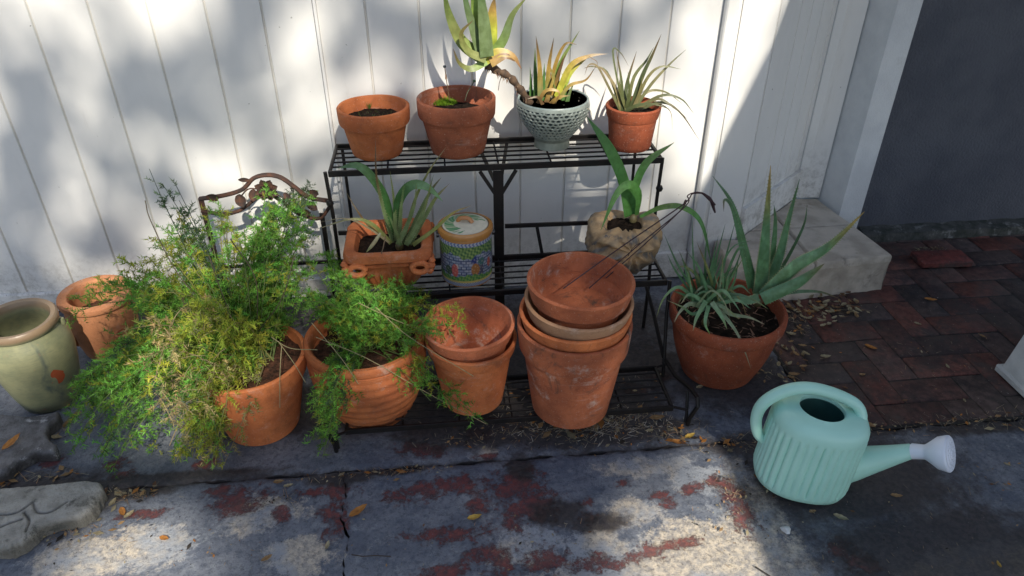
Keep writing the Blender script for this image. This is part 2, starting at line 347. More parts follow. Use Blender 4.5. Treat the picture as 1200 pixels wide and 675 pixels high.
mb = MB(); slab_grid(mb, lambda y: -3.2, lambda y: BX+wig(y, 1), lambda x: JY+g+wig(x, 0), lambda x: .30, 300, 90); struct(mb, 'concrete_slab', M['slab'])
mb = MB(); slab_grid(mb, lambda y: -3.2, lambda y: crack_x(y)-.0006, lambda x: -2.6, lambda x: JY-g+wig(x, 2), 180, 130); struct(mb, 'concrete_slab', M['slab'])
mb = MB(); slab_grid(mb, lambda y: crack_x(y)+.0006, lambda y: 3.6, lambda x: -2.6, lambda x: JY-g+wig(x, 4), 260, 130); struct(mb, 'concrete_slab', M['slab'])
mb = MB(); mb.box((-40, -40, -.12), (40, 40, -.045)); struct(mb, 'ground', M['joint'])
# brick paving, herringbone
mb = MB(); bw = .1005; rr = random.Random(3)
for a in range(-40, 41):
    for b in range(-40, 41):
        X = (a+2*b)*bw; Y = (a-2*b)*bw
        for (dx, dy, lx, ly) in ((0, 0, 2, 1), (0, 1, 1, 2)):
            x0 = 1.70+X+dx*bw; y0 = -.35+Y+dy*bw; x1 = x0+lx*bw; y1 = y0+ly*bw
            if x1 < BX+.02 or x0 > 3.7 or y1 < JY+.03 or y0 > .2: continue
            x0 = max(x0, BX+.012); y0 = max(y0, JY+.012); x1 = min(x1, 3.6); y1 = min(y1, .25)
            if x1-x0 < .02 or y1-y0 < .02: continue
            k = rr.random(); base = (.20, .075, .055) if k < .35 else ((.15, .075, .062) if k < .7 else (.11, .075, .066))
            f = rr.uniform(.7, 1.15); c = tuple(q*f for q in base); e = .0018
            mb.box((x0+e, y0+e, -.04), (x1-e, y1-e, rr.uniform(-.004, .0015)), c, .004, rr.uniform(-.012, .012))
struct(mb, 'brick_paving', M['brick'])
mb = MB(); mb.box((BX+.003, JY+.003, -.044), (3.7, .27, -.0055)); struct(mb, 'sand_bed', M['joint'])
lb = thing('loose_brick', 'single red brick lying proud on top of the paving near the slate wall', 'brick', (*G(1102, 312)[:2], .002))
p = G(1102, 308); mb = MB(); mb.box((p[0]-.098, p[1]-.045, .003), (p[0]+.098, p[1]+.05, .030), (.20, .05, .04), .005, rad(-3)); ob = mb.build('brick', M['brick'], lb)

# ------------------------------------------------------------------ fence, gate panel, door, pillar, house
def planks(mb, p0, p1, z0, z1, lines, depth=.007, gw=.004, thick=.03):
    """plank panel from p0 to p1 (plan points) with V grooves at the listed distances"""
    p0 = np.array(p0, float); p1 = np.array(p1, float); L = np.linalg.norm(p1-p0); d = (p1-p0)/L; nrm = np.array([d[1], -d[0]])
    prof = [(0, 0)]
    for q in lines:
        if gw < q < L-gw: prof += [(q-gw, 0), (q-gw*.35, -depth), (q+gw*.35, -depth), (q+gw, 0)]
    prof.append((L, 0)); m = len(prof)
    pl = [p0+d*a+nrm*b for a, b in prof]; bk = [p0-nrm*thick, p1-nrm*thick]
    vs = [(p[0], p[1], z0) for p in pl]+[(p[0], p[1], z1) for p in pl]
    gc = [(.88, .87, .85) if b < 0 else (1, 1, 1) for a, b in prof]; mb.add(vs, [(i, i+1, m+i+1, m+i) for i in range(m-1)], gc+gc, False)
    a, b = pl[0], pl[-1]
    q = [(a[0], a[1]), (b[0], b[1]), tuple(bk[1]), tuple(bk[0])]
    mb.add([(x, y, z0) for x, y in q]+[(x, y, z1) for x, y in q], [(1, 2, 6, 5), (2, 3, 7, 6), (3, 0, 4, 7), (4, 5, 6, 7), (0, 3, 2, 1)], (1, 1, 1), False)
FT = 2.0; LEFT = -3.0; SEAM = -.337
fl = thing('vinyl_fence', 'white vinyl plank fence section on the left, dappled with tree shade behind the fern', 'fence', (-1.6, 0, 0))
xs = [-1.102, -.944, -.788, -.634, -.481]; x = -1.26; 
while x > LEFT: xs.insert(0, x); x -= .157
mb = MB(); planks(mb, (LEFT, .004), (SEAM-.003, .004), .075, FT, [q-LEFT for q in xs]); mb.build('plank_panel', M['vinyl'], fl)
mb = MB(); mb.box((LEFT, -.010, .0), (SEAM-.003, .04, .074), bev=.003); mb.build('bottom_rail', M['vinyl'], fl)
mb = MB(); mb.box((LEFT, -.010, FT+.001), (SEAM-.003, .04, FT+.09), bev=.003); mb.build('top_rail', M['vinyl'], fl)
fr = thing('vinyl_fence', 'white vinyl plank fence section behind the plant stand, from the seam to the post', 'fence', (.3, 0, 0))
mb = MB(); planks(mb, (SEAM+.010, -.002), (.866, -.002), .107, FT, [q-SEAM-.010 for q in (-.192, -.040, .108, .257, .405, .556, .708)]); mb.build('plank_panel', M['vinyl'], fr)
mb = MB(); mb.box((SEAM+.003, -.016, .0), (.866, .03, .106), bev=.003); mb.build('bottom_rail', M['vinyl'], fr)
mb = MB(); mb.box((SEAM+.003, -.016, FT+.001), (.866, .03, FT+.09), bev=.003); mb.build('top_rail', M['vinyl'], fr)
mb = MB(); mb.box((SEAM+.0005, -.012, .107), (SEAM+.0095, .03, FT), bev=.002); mb.build('seam_strip', M['vinyl'], fr)
mb = MB(); mb.box((.868, -.030, .0), (.905, .06, FT+.12), bev=.004); mb.build('post', M['vinyl'], fr)
mb = MB(); mb.box((.907, -.004, .0), (1.045, .03, FT+.1), bev=.003); mb.box((.925, -.010, .12), (.935, -.0045, FT)); mb.build('end_board', M['vinyl'], fr)
dr = thing('plank_door', 'white grooved door panel set at an angle behind the big aloe, above the stone step', 'door', (1.22, .15, .145))
a0 = np.array([1.052, .004]); a1 = np.array([1.398, .305]); dd = (a1-a0)/np.linalg.norm(a1-a0); nn = np.array([dd[1], -dd[0]])
mb = MB(); planks(mb, a0, a1, .265, FT+.1, [.15, .24, .33, .42]); mb.build('grooved_panel', M['vinyl'], dr)
mb = MB(); mb.add([(*(a0+nn*.012), .147), (*(a1+nn*.012), .147), (*(a1-nn*.02), .147), (*(a0-nn*.02), .147), (*(a0+nn*.012), .263), (*(a1+nn*.012), .263), (*(a1-nn*.02), .263), (*(a0-nn*.02), .263)],
    [(0, 1, 5, 4), (1, 2, 6, 5), (2, 3, 7, 6), (3, 0, 4, 7), (4, 5, 6, 7), (0, 3, 2, 1)], (1, 1, 1), False); mb.build('bottom_rail', M['vinyl'], dr)
def prism(mb, pts, z0, z1, color=(1, 1, 1)):
    n = len(pts); mb.add([(x, y, z0) for x, y in pts]+[(x, y, z1) for x, y in pts], [(i, (i+1) % n, n+(i+1) % n, n+i) for i in range(n)]+[tuple(range(n-1, -1, -1)), tuple(range(n, 2*n))], color, False)
mb = MB(); prism(mb, [(1.400, .300), (1.425, .285), (1.440, .292), (1.498, .285), (1.498, .40), (1.402, .40)], .147, FT+.12); fo = mb.build('door_frame', M['vinyl'], dr)
mb = MB(); prism(mb, [(1.052, .01), (.96, .05), (1.1, .34), (1.40, .42), (1.40, .33)], .0, .143); mb.build('threshold', M['vinyl'], dr)
hs = thing('house_corner', 'slate painted house wall with white stucco corner pillar and porch roof on the right', 'house', (2.6, .24, 0))
mb = MB(); prism(mb, [(1.503, .290), (1.532, .172), (1.632, .190), (1.632, .46), (1.503, .46)], .0, 2.6); mb.build('corner_pillar', M['stucco_white'], hs)
mb = MB(); mb.box((1.633, .222, 0), (5.5, .45, 2.6)); mb.build('wall', M['stucco_dark'], hs)
mb = MB(); nL = 90; vs = []
for i in range(nL+1):
    x = 1.66+i*3.8/nL; yy = .158+wig(x, 3, .003); vs += [(x, yy, 0), (x, yy+.004, .034+wig(x, 5, .002)), (x, .2215, .042+wig(x, 6, .002))]
mb.add(vs, [(3*i+k, 3*i+3+k, 3*i+4+k, 3*i+1+k) for i in range(nL) for k in (0, 1)], (1, 1, 1), False)
mb.add(vs[:3]+[(1.66, .2215, 0)], [(0, 1, 2, 3)], (1, 1, 1), False); mb.build('foundation_ledge', M['ledge'], hs)
mb = MB(); e0 = np.array([1.485, -5.2]); sl = .0645
prism(mb, [(1.49+(-5.2+2.86)*sl, -5.2), (3.4, -5.2), (3.4, .221), (1.49+(.221+2.86)*sl, .221)], 2.602, 2.70); mb.build('porch_roof', M['roof'], hs)
for y in (-4.9, -2.4): mb = MB(); mb.box((3.2, y, 0), (3.32, y+.12, 2.60), bev=.006); mb.build('porch_post', M['roof'], hs)
# step
st = thing('stone_step', 'pale worn stone doorstep with dark tile joints beside the big aloe pot', 'step', (1.3, 0, 0))
mb = MB()
def tile(pts, z0=.117, z1=.1455):
    c = np.mean(np.array(pts), 0); n = len(pts); P = [np.array(p) for p in pts]
    def off(k): return [(tuple(p+(c-p)/np.linalg.norm(c-p)*k)) for p in P]
    A_, B_, C_ = off(0.002), off(.0025), off(.009)
    vs = [(x, y, z0) for x, y in A_]+[(x, y, z1-.006) for x, y in B_]+[(x, y, z1) for x, y in C_]
    fs = [(k*n+i, k*n+(i+1) % n, (k+1)*n+(i+1) % n, (k+1)*n+i) for k in range(2) for i in range(n)]+[tuple(range(2*n, 3*n))]
    mb.add(vs, fs, (1, 1, 1), False)
FL, FR = (.96, -.235), (1.545, -.178)
tile([(1.255, -.206), FR, (1.52, .055), (1.262, .048)]); tile([FL, (1.251, -.206), (1.258, .048), (1.11, .046), (1.05, -.01), (.96, -.01)])
tile([(1.262, .052), (1.52, .059), (1.505, .165), (1.49, .283), (1.40, .295), (1.262, .175)]); tile([(1.12, .050), (1.258, .052), (1.258, .17)])
mb.build('tread_tile', M['stone_step'], st)
mb = MB(); nS = 40; top = [np.array(FL)*(1-i/nS)+np.array(FR)*i/nS for i in range(nS+1)]
vs = []
for i, p in enumerate(top):
    k = wig(p[0]*2, 2, .002); vs += [(p[0]+.0, p[1]+.004+k, .116), (p[0], p[1]+.010+k, .06), (p[0], p[1]+.003+k, .0)]
mb.add(vs, [(3*i+k+1, 3*i+4+k, 3*i+3+k, 3*i+k) for i in range(nS) for k in (0, 1)], (1, 1, 1), True)
mb.add([(1.543, -.174, 0), (1.495, .28, 0), (1.495, .28, .116), (1.543, -.174, .116)], [(0, 1, 2, 3)], (1, 1, 1), False)
mb.add([(.962, -.231, 0), (.962, -.0, 0), (.962, -.0, .116), (.962, -.231, .116)], [(3, 2, 1, 0)], (1, 1, 1), False)
mb.add([(.963, -.228, .1155), (1.542, -.172, .1155), (1.494, .28, .1155), (1.30, .22, .1155), (1.06, .0, .1155), (.963, .0, .1155)], [(0, 1, 2, 3, 4, 5)], (.4, .4, .4), False)
mb.build('riser', M['stone_step'], st)
# white pedestal at the right edge
pt = thing('planter_pedestal', 'chalky white planter base cut off by the right edge, standing on the bricks', 'planter', (1.9, -.90, 0))
mb = MB(); X0, Y0, SZ = 1.640, -.640, .50; vs = []
for ins, z in ((.006, .002), (0, .008), (0, .022), (.010, .026), (.012, .034), (.026, .22), (.04, .36), (.035, .385), (.035, .40), (.035, .44), (.042, .448), (.085, .448), (.092, .44), (.10, .37)):
    x0, x1, y1, y0, b = X0+ins, X0+SZ-ins, Y0-ins, Y0-SZ+ins, .008
    vs += [(x0+b, y0, z), (x1-b, y0, z), (x1, y0+b, z), (x1, y1-b, z), (x1-b, y1, z), (x0+b, y1, z), (x0, y1-b, z), (x0, y0+b, z)]
mb.add(vs, [(k*8+i, k*8+(i+1) % 8, k*8+8+(i+1) % 8, k*8+8+i) for k in range(13) for i in range(8)]+[tuple(range(7, -1, -1)), tuple(104+k for k in range(8))], (1, 1, 1), True); mb.build('pedestal', M['planter_white'], pt)
mb = MB(); mb.lathe([(0, .388), (.10, .392), (.14, .374)], 40, (X0+SZ/2, Y0-SZ/2, 0)); mb.build('soil', M['soil'], pt)

# ------------------------------------------------------------------ plant stand
ps = thing('plant_stand', 'black wrought iron three tier plant stand against the white fence', 'plant stand', (.15, -.4, 0))
ZT, ZM, ZB = .588, .292, .045
def shelf(name, xl, xr, yb, yf, z, nb, sag=0):
    m = MB(); th = .006
    m.box((xl, yf-.004, z-.018), (xr, yf+.004, z), bev=.0015); m.box((xl, yb-.004, z-.018), (xr, yb+.004, z), bev=.0015)
    for x in (xl+.004, xr-.004): m.box((x-.004, yf+.0045, z-.012), (x+.004, yb-.0045, z-.001), bev=.001)
    for k in range(1, nb+1):
        y = yf+(yb-yf)*k/(nb+1); m.tube([(xl+.009, y, z-.0035), (xl+(xr-xl)*.35, y, z-.0035-sag), (xl+(xr-xl)*.65, y, z-.0035-sag), (xr-.009, y, z-.0035)], .003, 6)
    for t in (.17, .34, .5, .66, .84):
        x = xl+(xr-xl)*t; m.tube([(x, yf+.0045, z-.0095), (x, yb-.0045, z-.0095)], .0028, 6)
    return m.build(name, M['iron'], ps)
XL, XR = -.318, .634
shelf('top_shelf', XL, XR+.01, -.075, -.278, ZT, 5)
shelf('middle_shelf', XL-.004, XR, -.287, -.48, ZM, 5)
shelf('bottom_shelf', XL+.02, XR-.03, -.565, -.742, ZB, 5)
def leg(pts, r=.0055, name='leg'):
    m = MB(); m.tube(pts, r, 8); return m.build(name, M['iron'], ps)
for x, s in ((XL, -1), (XR+.002, 1)):
    leg([(x+.009*s, -.272, ZT-.005), (x+.004*s, -.278, .45), (x+.004*s, -.284, ZM), (x+.004*s, -.30, .15), (x, -.31, .0)])
    leg([(x-.02*s, -.082, ZT-.018), (x-.02*s, -.085, .3), (x-.02*s, -.085, .0)], .005)
    leg([(x+.006*s, -.478, ZM-.004), (x+.002*s, -.50, .18), (x-.006*s, -.555, .052), (x-.006*s, -.562, .0)])
    leg([(x-.008*s, -.30, .17), (x-.006*s, -.42, .12), (x-.004*s, -.54, .055), (x+.002*s, -.64, .062), (x+.010*s, -.74, .100), (x+.014*s, -.785, .105), (x+.012*s, -.798, .088), (x+.004*s, -.780, .03), (x+.004*s, -.775, .0)], .006)
    leg([(x+.004*s, -.735, .088), (x+.000*s, -.765, .03), (x-.001*s, -.768, .004)], .0045, 'foot_brace')
    for br in ([(x-.030*s, -.742, ZB-.006), (x+.001*s, -.765, .046)], [(x-.032*s, -.565, ZB-.006), (x-.002*s, -.558, ZB-.004)]): m = MB(); m.tube(br, .004, 6); m.build('shelf_bracket', M['iron'], ps)
    m = MB(); m.lathe([(.0, -.011), (.008, -.008), (.011, 0), (.008, .008), (0, .011)], 12, (x+.007*s, -.281, .49)); m.build('knuckle', M['iron'], ps)
m = MB(); m.bar((.160, -.284, ZT-.019), (.160, -.292, .012), .030, .008, (0, 1, 0)); m.build('centre_post', M['iron'], ps)
for s in (-1, 1):
    m = MB(); m.bar((.160+s*.011, -.284, .50), (.160+s*.052, -.280, ZT-.020), .010, .006, (0, 1, 0)); m.build('gusset', M['iron'], ps)
    m = MB(); m.bar((.160+s*.010, -.26, .53), (.160+s*.045, -.08, ZT-.018), .010, .006, (0, 0, 1)); m.build('gusset', M['iron'], ps)
m = MB(); m.bar((.178, -.288, .392), (XR-.005, -.286, .386), .012, .007, (0, 1, 0)); m.build('cross_bar', M['iron'], ps)
m = MB(); m.bar((XL+.005, -.286, .395), (.142, -.288, .392), .012, .007, (0, 1, 0)); m.build('cross_bar', M['iron'], ps)
m = MB(); m.bar((.275, -.290, .385), (.292, -.290, ZM+.002), .010, .005, (0, 1, 0)); m.build('brace', M['iron'], ps)
m = MB(); m.bar((.05, -.290, .385), (.035, -.290, ZM+.002), .010, .005, (0, 1, 0)); m.build('brace', M['iron'], ps)

# ------------------------------------------------------------------ pots
def noisef(x, y, z, s=1):
    return (math.sin(x*21*s+y*13*s+z*17*s)+math.sin(x*47*s-z*31*s+1.3)+math.sin(y*53*s+z*41*s+.4))/3
def pot_mesh(c, h, r, rb, rim=.035, over=.007, t=.009, soil=None, rings=None, wob=.0006, flare=.004, floor=None):
    rb_ = rb; body_top = r-over-flare
    def rr(z): return rb_+(body_top-rb_)*z/(h-rim)
    pr = [(0, .0), (rb*.93, 0), (rb, .004)]
    for k in range(1, 9): z = .004+(h-rim-.006)*k/8; pr.append((rr(z), z))
    if over > .001: pr += [(r-.002-flare, h-rim-.001), (r-flare, h-rim+.004)]
    pr += [(r+.001-flare*.5, h-rim*.5), (r+.001, h-.004), (r-.0015, h-.001), (r-.005, h), (r-t+.001, h-.001), (r-t-.001, h-.005)]
    pr += [(r-t-.002-flare, h-rim-.004), (r-t-.006-flare, h-rim-.009)]
    zb = (.014 if floor is None else h-floor) if soil is None else h-soil-.024
    pr += [(rr(min(max(zb, .02)+.01, h-rim))-t*.9, zb+.01), (rr(max(zb, .02))-t-.006, zb), (0, zb)]
    ph = random.random()*6
    m = MB(); m.lathe(pr, 72, c, fn=lambda q, z, a, i: (q*(1+wob/.1*(.5*math.sin(2*a+ph)+.4*math.sin(3*a+ph*2+z*20))), z+(.0004*math.sin(5*a+ph) if q > .02 else 0)))
    return m, rr
def soil_mesh(c, z, r, bump=.006, sd=0):
    m = MB(); R_ = random.Random(sd); nr, n = 12, 48
    vs = [(c[0], c[1], c[2]+z+bump)]; 
    for i in range(1, nr+1):
        for k in range(n):
            q = r*i/nr; a = 2*PI*k/n; zz = z+bump*(1-(i/nr)**2)+R_.uniform(-1, 1)*bump*.45
            vs.append((c[0]+q*math.cos(a), c[1]+q*math.sin(a), c[2]+zz))
    fs = [(0, 1+k, 1+(k+1) % n) for k in range(n)]+[(1+(i-1)*n+k, 1+i*n+k, 1+i*n+(k+1) % n, 1+(i-1)*n+(k+1) % n) for i in range(1, nr) for k in range(n)]
    m.add(vs, fs, (1, 1, 1), True); return m
def bez(P, n):
    """smooth curve through control points (Catmull-Rom)"""
    P = [np.array(p, float) for p in P]; Q = [2*P[0]-P[1]]+P+[2*P[-1]-P[-2]]; out = []
    segs = len(P)-1
    for i in range(n+1):
        t = i/n*segs; k = min(int(t), segs-1); u = t-k; a, b, c, d = Q[k:k+4]
        out.append(.5*((2*b)+(-a+c)*u+(2*a-5*b+4*c-d)*u*u+(-a+3*b-3*c+d)*u**3))
    return out
def mixc(a, b, t): return tuple(a[i]*(1-t)+b[i]*t for i in range(3))
def leaf_strip(m, P, w, th=.25, cols=((.10, .2, .06),)*2, n=18, tw=0., prof='aloe', teeth=0, face=None, cup=.35, spots=False):
    """one fleshy or strap leaf swept along P; w = full width at its widest"""
    pts = bez(P, n); ns = 8; vs = []; cs = []; prev = None; ctr = []
    face = np.array(face if face is not None else (0.15, -1, .55), float)
    for i, p in enumerate(pts):
        t = i/n; T = pts[min(i+1, n)]-pts[max(i-1, 0)]; T /= np.linalg.norm(T)+1e-9
        S = np.cross(T, face); L = np.linalg.norm(S)
        if L < .25 and prev is not None: S = prev
        else: S /= (L+1e-9)
        if prev is not None and S@prev < 0: S = -S
        if prev is not None: S = S*.5+prev*.5
        S = S-T*(S@T); S /= np.linalg.norm(S); prev = S
        Nn = np.cross(S, T); a = tw*t; S2 = S*math.cos(a)+Nn*math.sin(a); N2 = np.cross(S2, T)
        if prof == 'aloe': k = (1-t)**.75*(.85+.15*math.sin(t*3)) if t < 1 else 0
        elif prof == 'strap': k = min(1, .55+t*1.6)*(1-max(0, (t-.55)/.45)**1.8)
        else: k = (1-t**2.2)*.9+.1*(1-t)
        k = max(k, .03); hw = w/2*k; hh = hw*th
        tt = t*(len(cols)-1); ci = min(int(tt), len(cols)-2); cc = mixc(cols[ci], cols[ci+1], tt-ci)
        for j in range(ns):
            q = 2*PI*j/ns; u = math.cos(q); v = math.sin(q)
            off = cup*(u*u)*hw
            vs.append(p+S2*u*hw+N2*(v*hh*(1.0 if v > 0 else .9)+off)); e = 1+.12*math.sin(j*2.2+i*.9)
            if spots and ((i*7+j*5) % 6 == 0): e *= 1.35
            cs.append(tuple(c*e for c in cc))
        ctr.append((p, S2, N2, hw, off, cc, T))
    fs = [(i*ns+j, i*ns+(j+1) % ns, (i+1)*ns+(j+1) % ns, (i+1)*ns+j) for i in range(n) for j in range(ns)]+[tuple(range(ns-1, -1, -1)), tuple(n*ns+j for j in range(ns))]
    m.add(vs, fs, cs, True)
    if teeth:
        for i in range(1, n-1):
            for sub in (0, .5):
                p, S2, N2, hw, off, cc, T = ctr[i]; p2, *_ = ctr[i+1]; base = p+(p2-p)*sub
                for sg in (-1, 1):
                    b = base+S2*sg*hw*.98+N2*cup*hw; L = teeth*(1-.5*i/n)
                    m.add([b-T*L*.45, b+T*L*.45, b+S2*sg*L+T*L*.3], [(0, 1, 2)], (.35, .38, .2), False)
OBJ_leafmesh = M['leaf']
def plant(root, leaves, part='aloe_plant', core=None):
    """leaves: list of dict(P, w, ...) -> part with a core mesh and one child per leaf"""
    m = MB(); core = np.array(core, float)
    m.lathe([(0, -.012), (.010, -.010), (.012, 0), (.008, .010), (0, .014)], 12, core, cf=lambda *a: (.16, .13, .06))
    pl = m.build(part, M['leaf'], root)
    for L in leaves:
        k = dict(L); mm = MB(); leaf_strip(mm, k.pop('P'), k.pop('w'), **k); mm.build('leaf', M['leaf'], pl)
    return pl
GR = (.09, .20, .055); GL = (.24, .36, .07); GY = (.48, .50, .06); OR = (.46, .29, .07); BR = (.16, .09, .04); GG = (.15, .21, .09); OL = (.23, .25, .075); TAN = (.34, .27, .15)
def path(pxs, y0, y1):
    n = len(pxs); return [A(x, y, y0+(y1-y0)*i/max(1, n-1)) for i, (x, y) in enumerate(pxs)]

# top shelf -----------------------------------------------------------
def terracotta_pot(c, h, r, rb, label, mat, group=None, soil=None, soilmat='soil', **k):
    t = thing('terracotta_pot', label, 'flower pot', c, group); m, rr = pot_mesh(c, h, r, rb, soil=soil, **k); m.build('pot', M[mat], t)
    if soil is not None:
        s = soil_mesh(c, h-soil-.006, rr(h-soil)-.0085, .006, int(r*1000)); s.build('soil', M[soilmat], t)
    return t
POTS = 'unglazed terracotta pots'
p1 = terracotta_pot((-.185, -.158, ZT+.001), .143, .102, .072, 'plain terracotta pot with bare soil, at the left end of the top shelf', 'tc_orange', POTS, soil=.033, rim=.047, over=.009, flare=.001)
p2 = terracotta_pot((.052, -.165, ZT+.001), .163, .112, .078, 'brown terracotta pot with a moss tuft and two thin stalks, second on the top shelf', 'tc_brown', POTS, soil=.043, rim=.052, over=.009, flare=.001)
m = MB(); c0 = G(521, 120, .708)
for i in range(900):
    a, q = random.random()*2*PI, .034*math.sqrt(random.random()); b = np.array([c0[0]+q*math.cos(a)*1.1, c0[1]+q*math.sin(a)*.8, .706]); d = np.array([random.uniform(-.5, .5), random.uniform(-.5, .5), 1]); d /= np.linalg.norm(d)
    L = random.uniform(.010, .026)*(1.2-q/.04); s_ = np.array([random.uniform(-1, 1), random.uniform(-1, 1), 0])*.0015; f = random.uniform(.7, 1.3)
    m.add([b-s_, b+s_, b+d*L], [(0, 1, 2)], (.28*f, .46*f, .04*f), False)
m.build('moss_tuft', M['fern'], p2)
for pts, kc in (([(527, 118), (524, 100), (521, 78)], (.2, .12, .06)), ([(545, 118), (548, 108), (556, 95)], (.10, .12, .07))):
    m = MB(); P = bez(path(pts, -.165, -.165), 8); m.tube(P, [.0012]*9, 6, kc); e = P[-1]
    m.lathe([(0, -.004), (.0035, -.003), (.0045, 0), (.0035, .003), (0, .004)], 8, e, cf=lambda *a: (.02, .03, .04) if pts[2][1] < 90 else (.05, .12, .06))
    if pts[2][1] < 90: m.lathe([(0, -.012), (.0028, -.006), (.002, .004), (0, .008)], 7, P[-3], cf=lambda *a: (.35, .2, .1))
    m.build('stalk', M['stem'], p2)
m = MB()
for i in range(60):
    b = np.array([-.185+random.uniform(-.05, .05), -.158+random.uniform(-.05, .05), .697]); f = random.uniform(.5, 1.2); d = np.array([random.uniform(-.6, .6), random.uniform(-.6, .6), 1])*random.uniform(.003, .012)
    m.add([b-(.001, 0, 0), b+(.001, 0, 0), b+d], [(0, 1, 2)], (.12*f, .15*f, .05*f), False)
for k in range(40):
    b = G(433, 128, .695); d = np.array([random.uniform(-.5, .5), random.uniform(-.4, .4), 1])*random.uniform(.008, .025); m.add([b-(.0012, 0, 0), b+(.0012, 0, 0), b+d], [(0, 1, 2)], (.16, .22, .05), False)
m.build('sprout', M['fern'], p1)['kind'] = 'stuff'

# white dimpled bowl with aloe
wp = thing('potted_aloe', 'aloe with a long hanging rosette in a pale dimpled bowl on the top shelf', 'potted plant', (.335, -.15, ZT+.001))
cw = (.335, -.15, ZT+.001); prof = []; H_ = .142
for i in range(90):
    t = i/89; z = H_*t
    if t < .16: r = .054-.002*math.sin(t/.16*PI/2)
    else: u = (t-.16)/.84; r = .052+.056*math.sin(min(1, u*1.12)*PI/2)**1.05
    if t > .9: r -= (t-.9)*.03
    prof.append((r, z))
def dim(r, z, a, i):
    t = z/H_
    if not (.26 < t < .93): return 0
    row = (t-.26)/.67*8.6; k = int(row); fr = row-k-.5; nper = 42; u = (a/(2*PI)*nper+.5*(k % 2)) % 1-.5
    j = math.sin(k*12.9+int(a/(2*PI)*nper+.5*(k % 2))*7.7)*.12
    dd_ = math.sqrt((u*1.0)**2+((fr+j)*1.0)**2); s_ = .26*(.7+.6*min(1, max(0, (t-.3)/.4)))*(1+.25*math.sin(k*7.1+int(a/(2*PI)*nper+.5*(k % 2))*3.3)); return max(0, min(1, (s_-dd_)/.10+.5))
m = MB(); m.lathe([(0, 0), (.05, 0)]+prof, 360, cw, fn=lambda r, z, a, i: (r-.0045*dim(r, z, a, i), z), cf=lambda r, z, a, i: mixc((.58, .61, .57) if z > .035 else (.42, .44, .39), (.05, .07, .08), dim(r, z, a, i)))
rt = prof[-1][0]; m.lathe([(rt, H_), (rt-.002, H_+.003), (rt-.006, H_+.002), (rt-.008, H_-.004), (rt-.014, H_-.03), (0, H_-.03)], 90, cw, cf=lambda *a: (.55, .62, .62))
m.build('bowl', M['whitepot'], wp); soil_mesh(cw, H_-.014, rt-.010, .008, 5).build('soil', M['soil'], wp)
m = MB()
for i in range(26):
    a, q = random.random()*6.28, .08*math.sqrt(random.random()); b = np.array([cw[0]+q*math.cos(a), cw[1]+q*math.sin(a), cw[2]+H_-.002]); s_ = random.uniform(.0015, .0035); m.lathe([(0, -s_), (s_, 0), (0, s_)], 5, b, cf=lambda *a: (.6, .57, .5))
m.build('perlite', M['stem'], wp)['kind'] = 'stuff'
Y = -.15
lv = [dict(P=path([(628, 114), (627, 80), (627, 56)], Y, Y+.01), w=0.0172, cols=(GR, GR, OL)), dict(P=path([(633, 116), (632, 78), (628, 42)], Y-.02, Y-.03), w=0.0211, cols=(GG, OR, BR)),
      dict(P=path([(641, 112), (643, 78), (649, 44)], Y, Y), w=0.0198, cols=(OL, OR, BR)), dict(P=path([(645, 112), (650, 78), (662, 52), (676, 52)], Y+.02, Y+.02), w=0.0158, cols=(OR, OR, BR)),
      dict(P=path([(650, 114), (656, 76), (679, 36)], Y+.01, Y+.03), w=0.0224, cols=(GR, GL, OL)), dict(P=path([(652, 114), (668, 78), (690, 66), (712, 63)], Y-.02, Y-.02), w=0.0224, cols=(GY, OR, BR)),
      dict(P=path([(656, 112), (668, 86), (690, 66)], Y-.01, Y+.0), w=0.0238, cols=(GL, GY, OR)), dict(P=path([(655, 116), (668, 100), (686, 94), (697, 80)], Y-.03, Y-.04), w=0.0132, cols=(OL, OR, BR)),
      dict(P=path([(636, 118), (637, 95), (638, 74)], Y-.02, Y-.02), w=0.0158, cols=(GR, GR, GR)), dict(P=path([(648, 114), (655, 85), (664, 60)], Y-.0, Y), w=0.0172, cols=(OR, BR, BR)),
      dict(P=path([(640, 120), (645, 104), (652, 80)], Y-.03, Y-.03), w=0.0172, cols=(BR, OR, OL)), dict(P=path([(660, 118), (662, 105), (658, 84)], Y-.02, Y-.02), w=0.0132, cols=(GR, GR, GY)),
      dict(P=path([(664, 121), (667, 110), (673, 96)], Y-.03, Y-.03), w=0.0145, cols=(GR, GG, OL)), dict(P=path([(630, 121), (640, 106), (655, 108), (651, 122)], Y-.04, Y-.055), w=0.0132, cols=(BR, OR, BR)),
      dict(P=path([(636, 123), (630, 114), (618, 116)], Y-.05, Y-.06), w=0.0119, cols=(BR, BR, TAN)), dict(P=path([(645, 122), (655, 114), (668, 112)], Y-.04, Y-.06), w=0.0158, cols=(BR, OR, TAN)),
      dict(P=path([(622, 116), (622, 98), (621, 78)], Y+.02, Y+.02), w=0.0132, cols=(GR, GR, GG)), dict(P=path([(690, 66), (700, 74), (692, 86)], Y-.03, Y-.04), w=0.0030, cols=(BR, BR, BR)),
      dict(P=path([(653, 112), (649, 92), (643, 74)], Y, Y), w=0.0158, cols=(GR, OL, OR)), dict(P=path([(672, 122), (690, 128), (694, 138)], Y-.05, Y-.07), w=0.0030, cols=(TAN, TAN, BR))]
pl = plant(wp, lv, 'aloe_cluster', A(645, 116, Y))
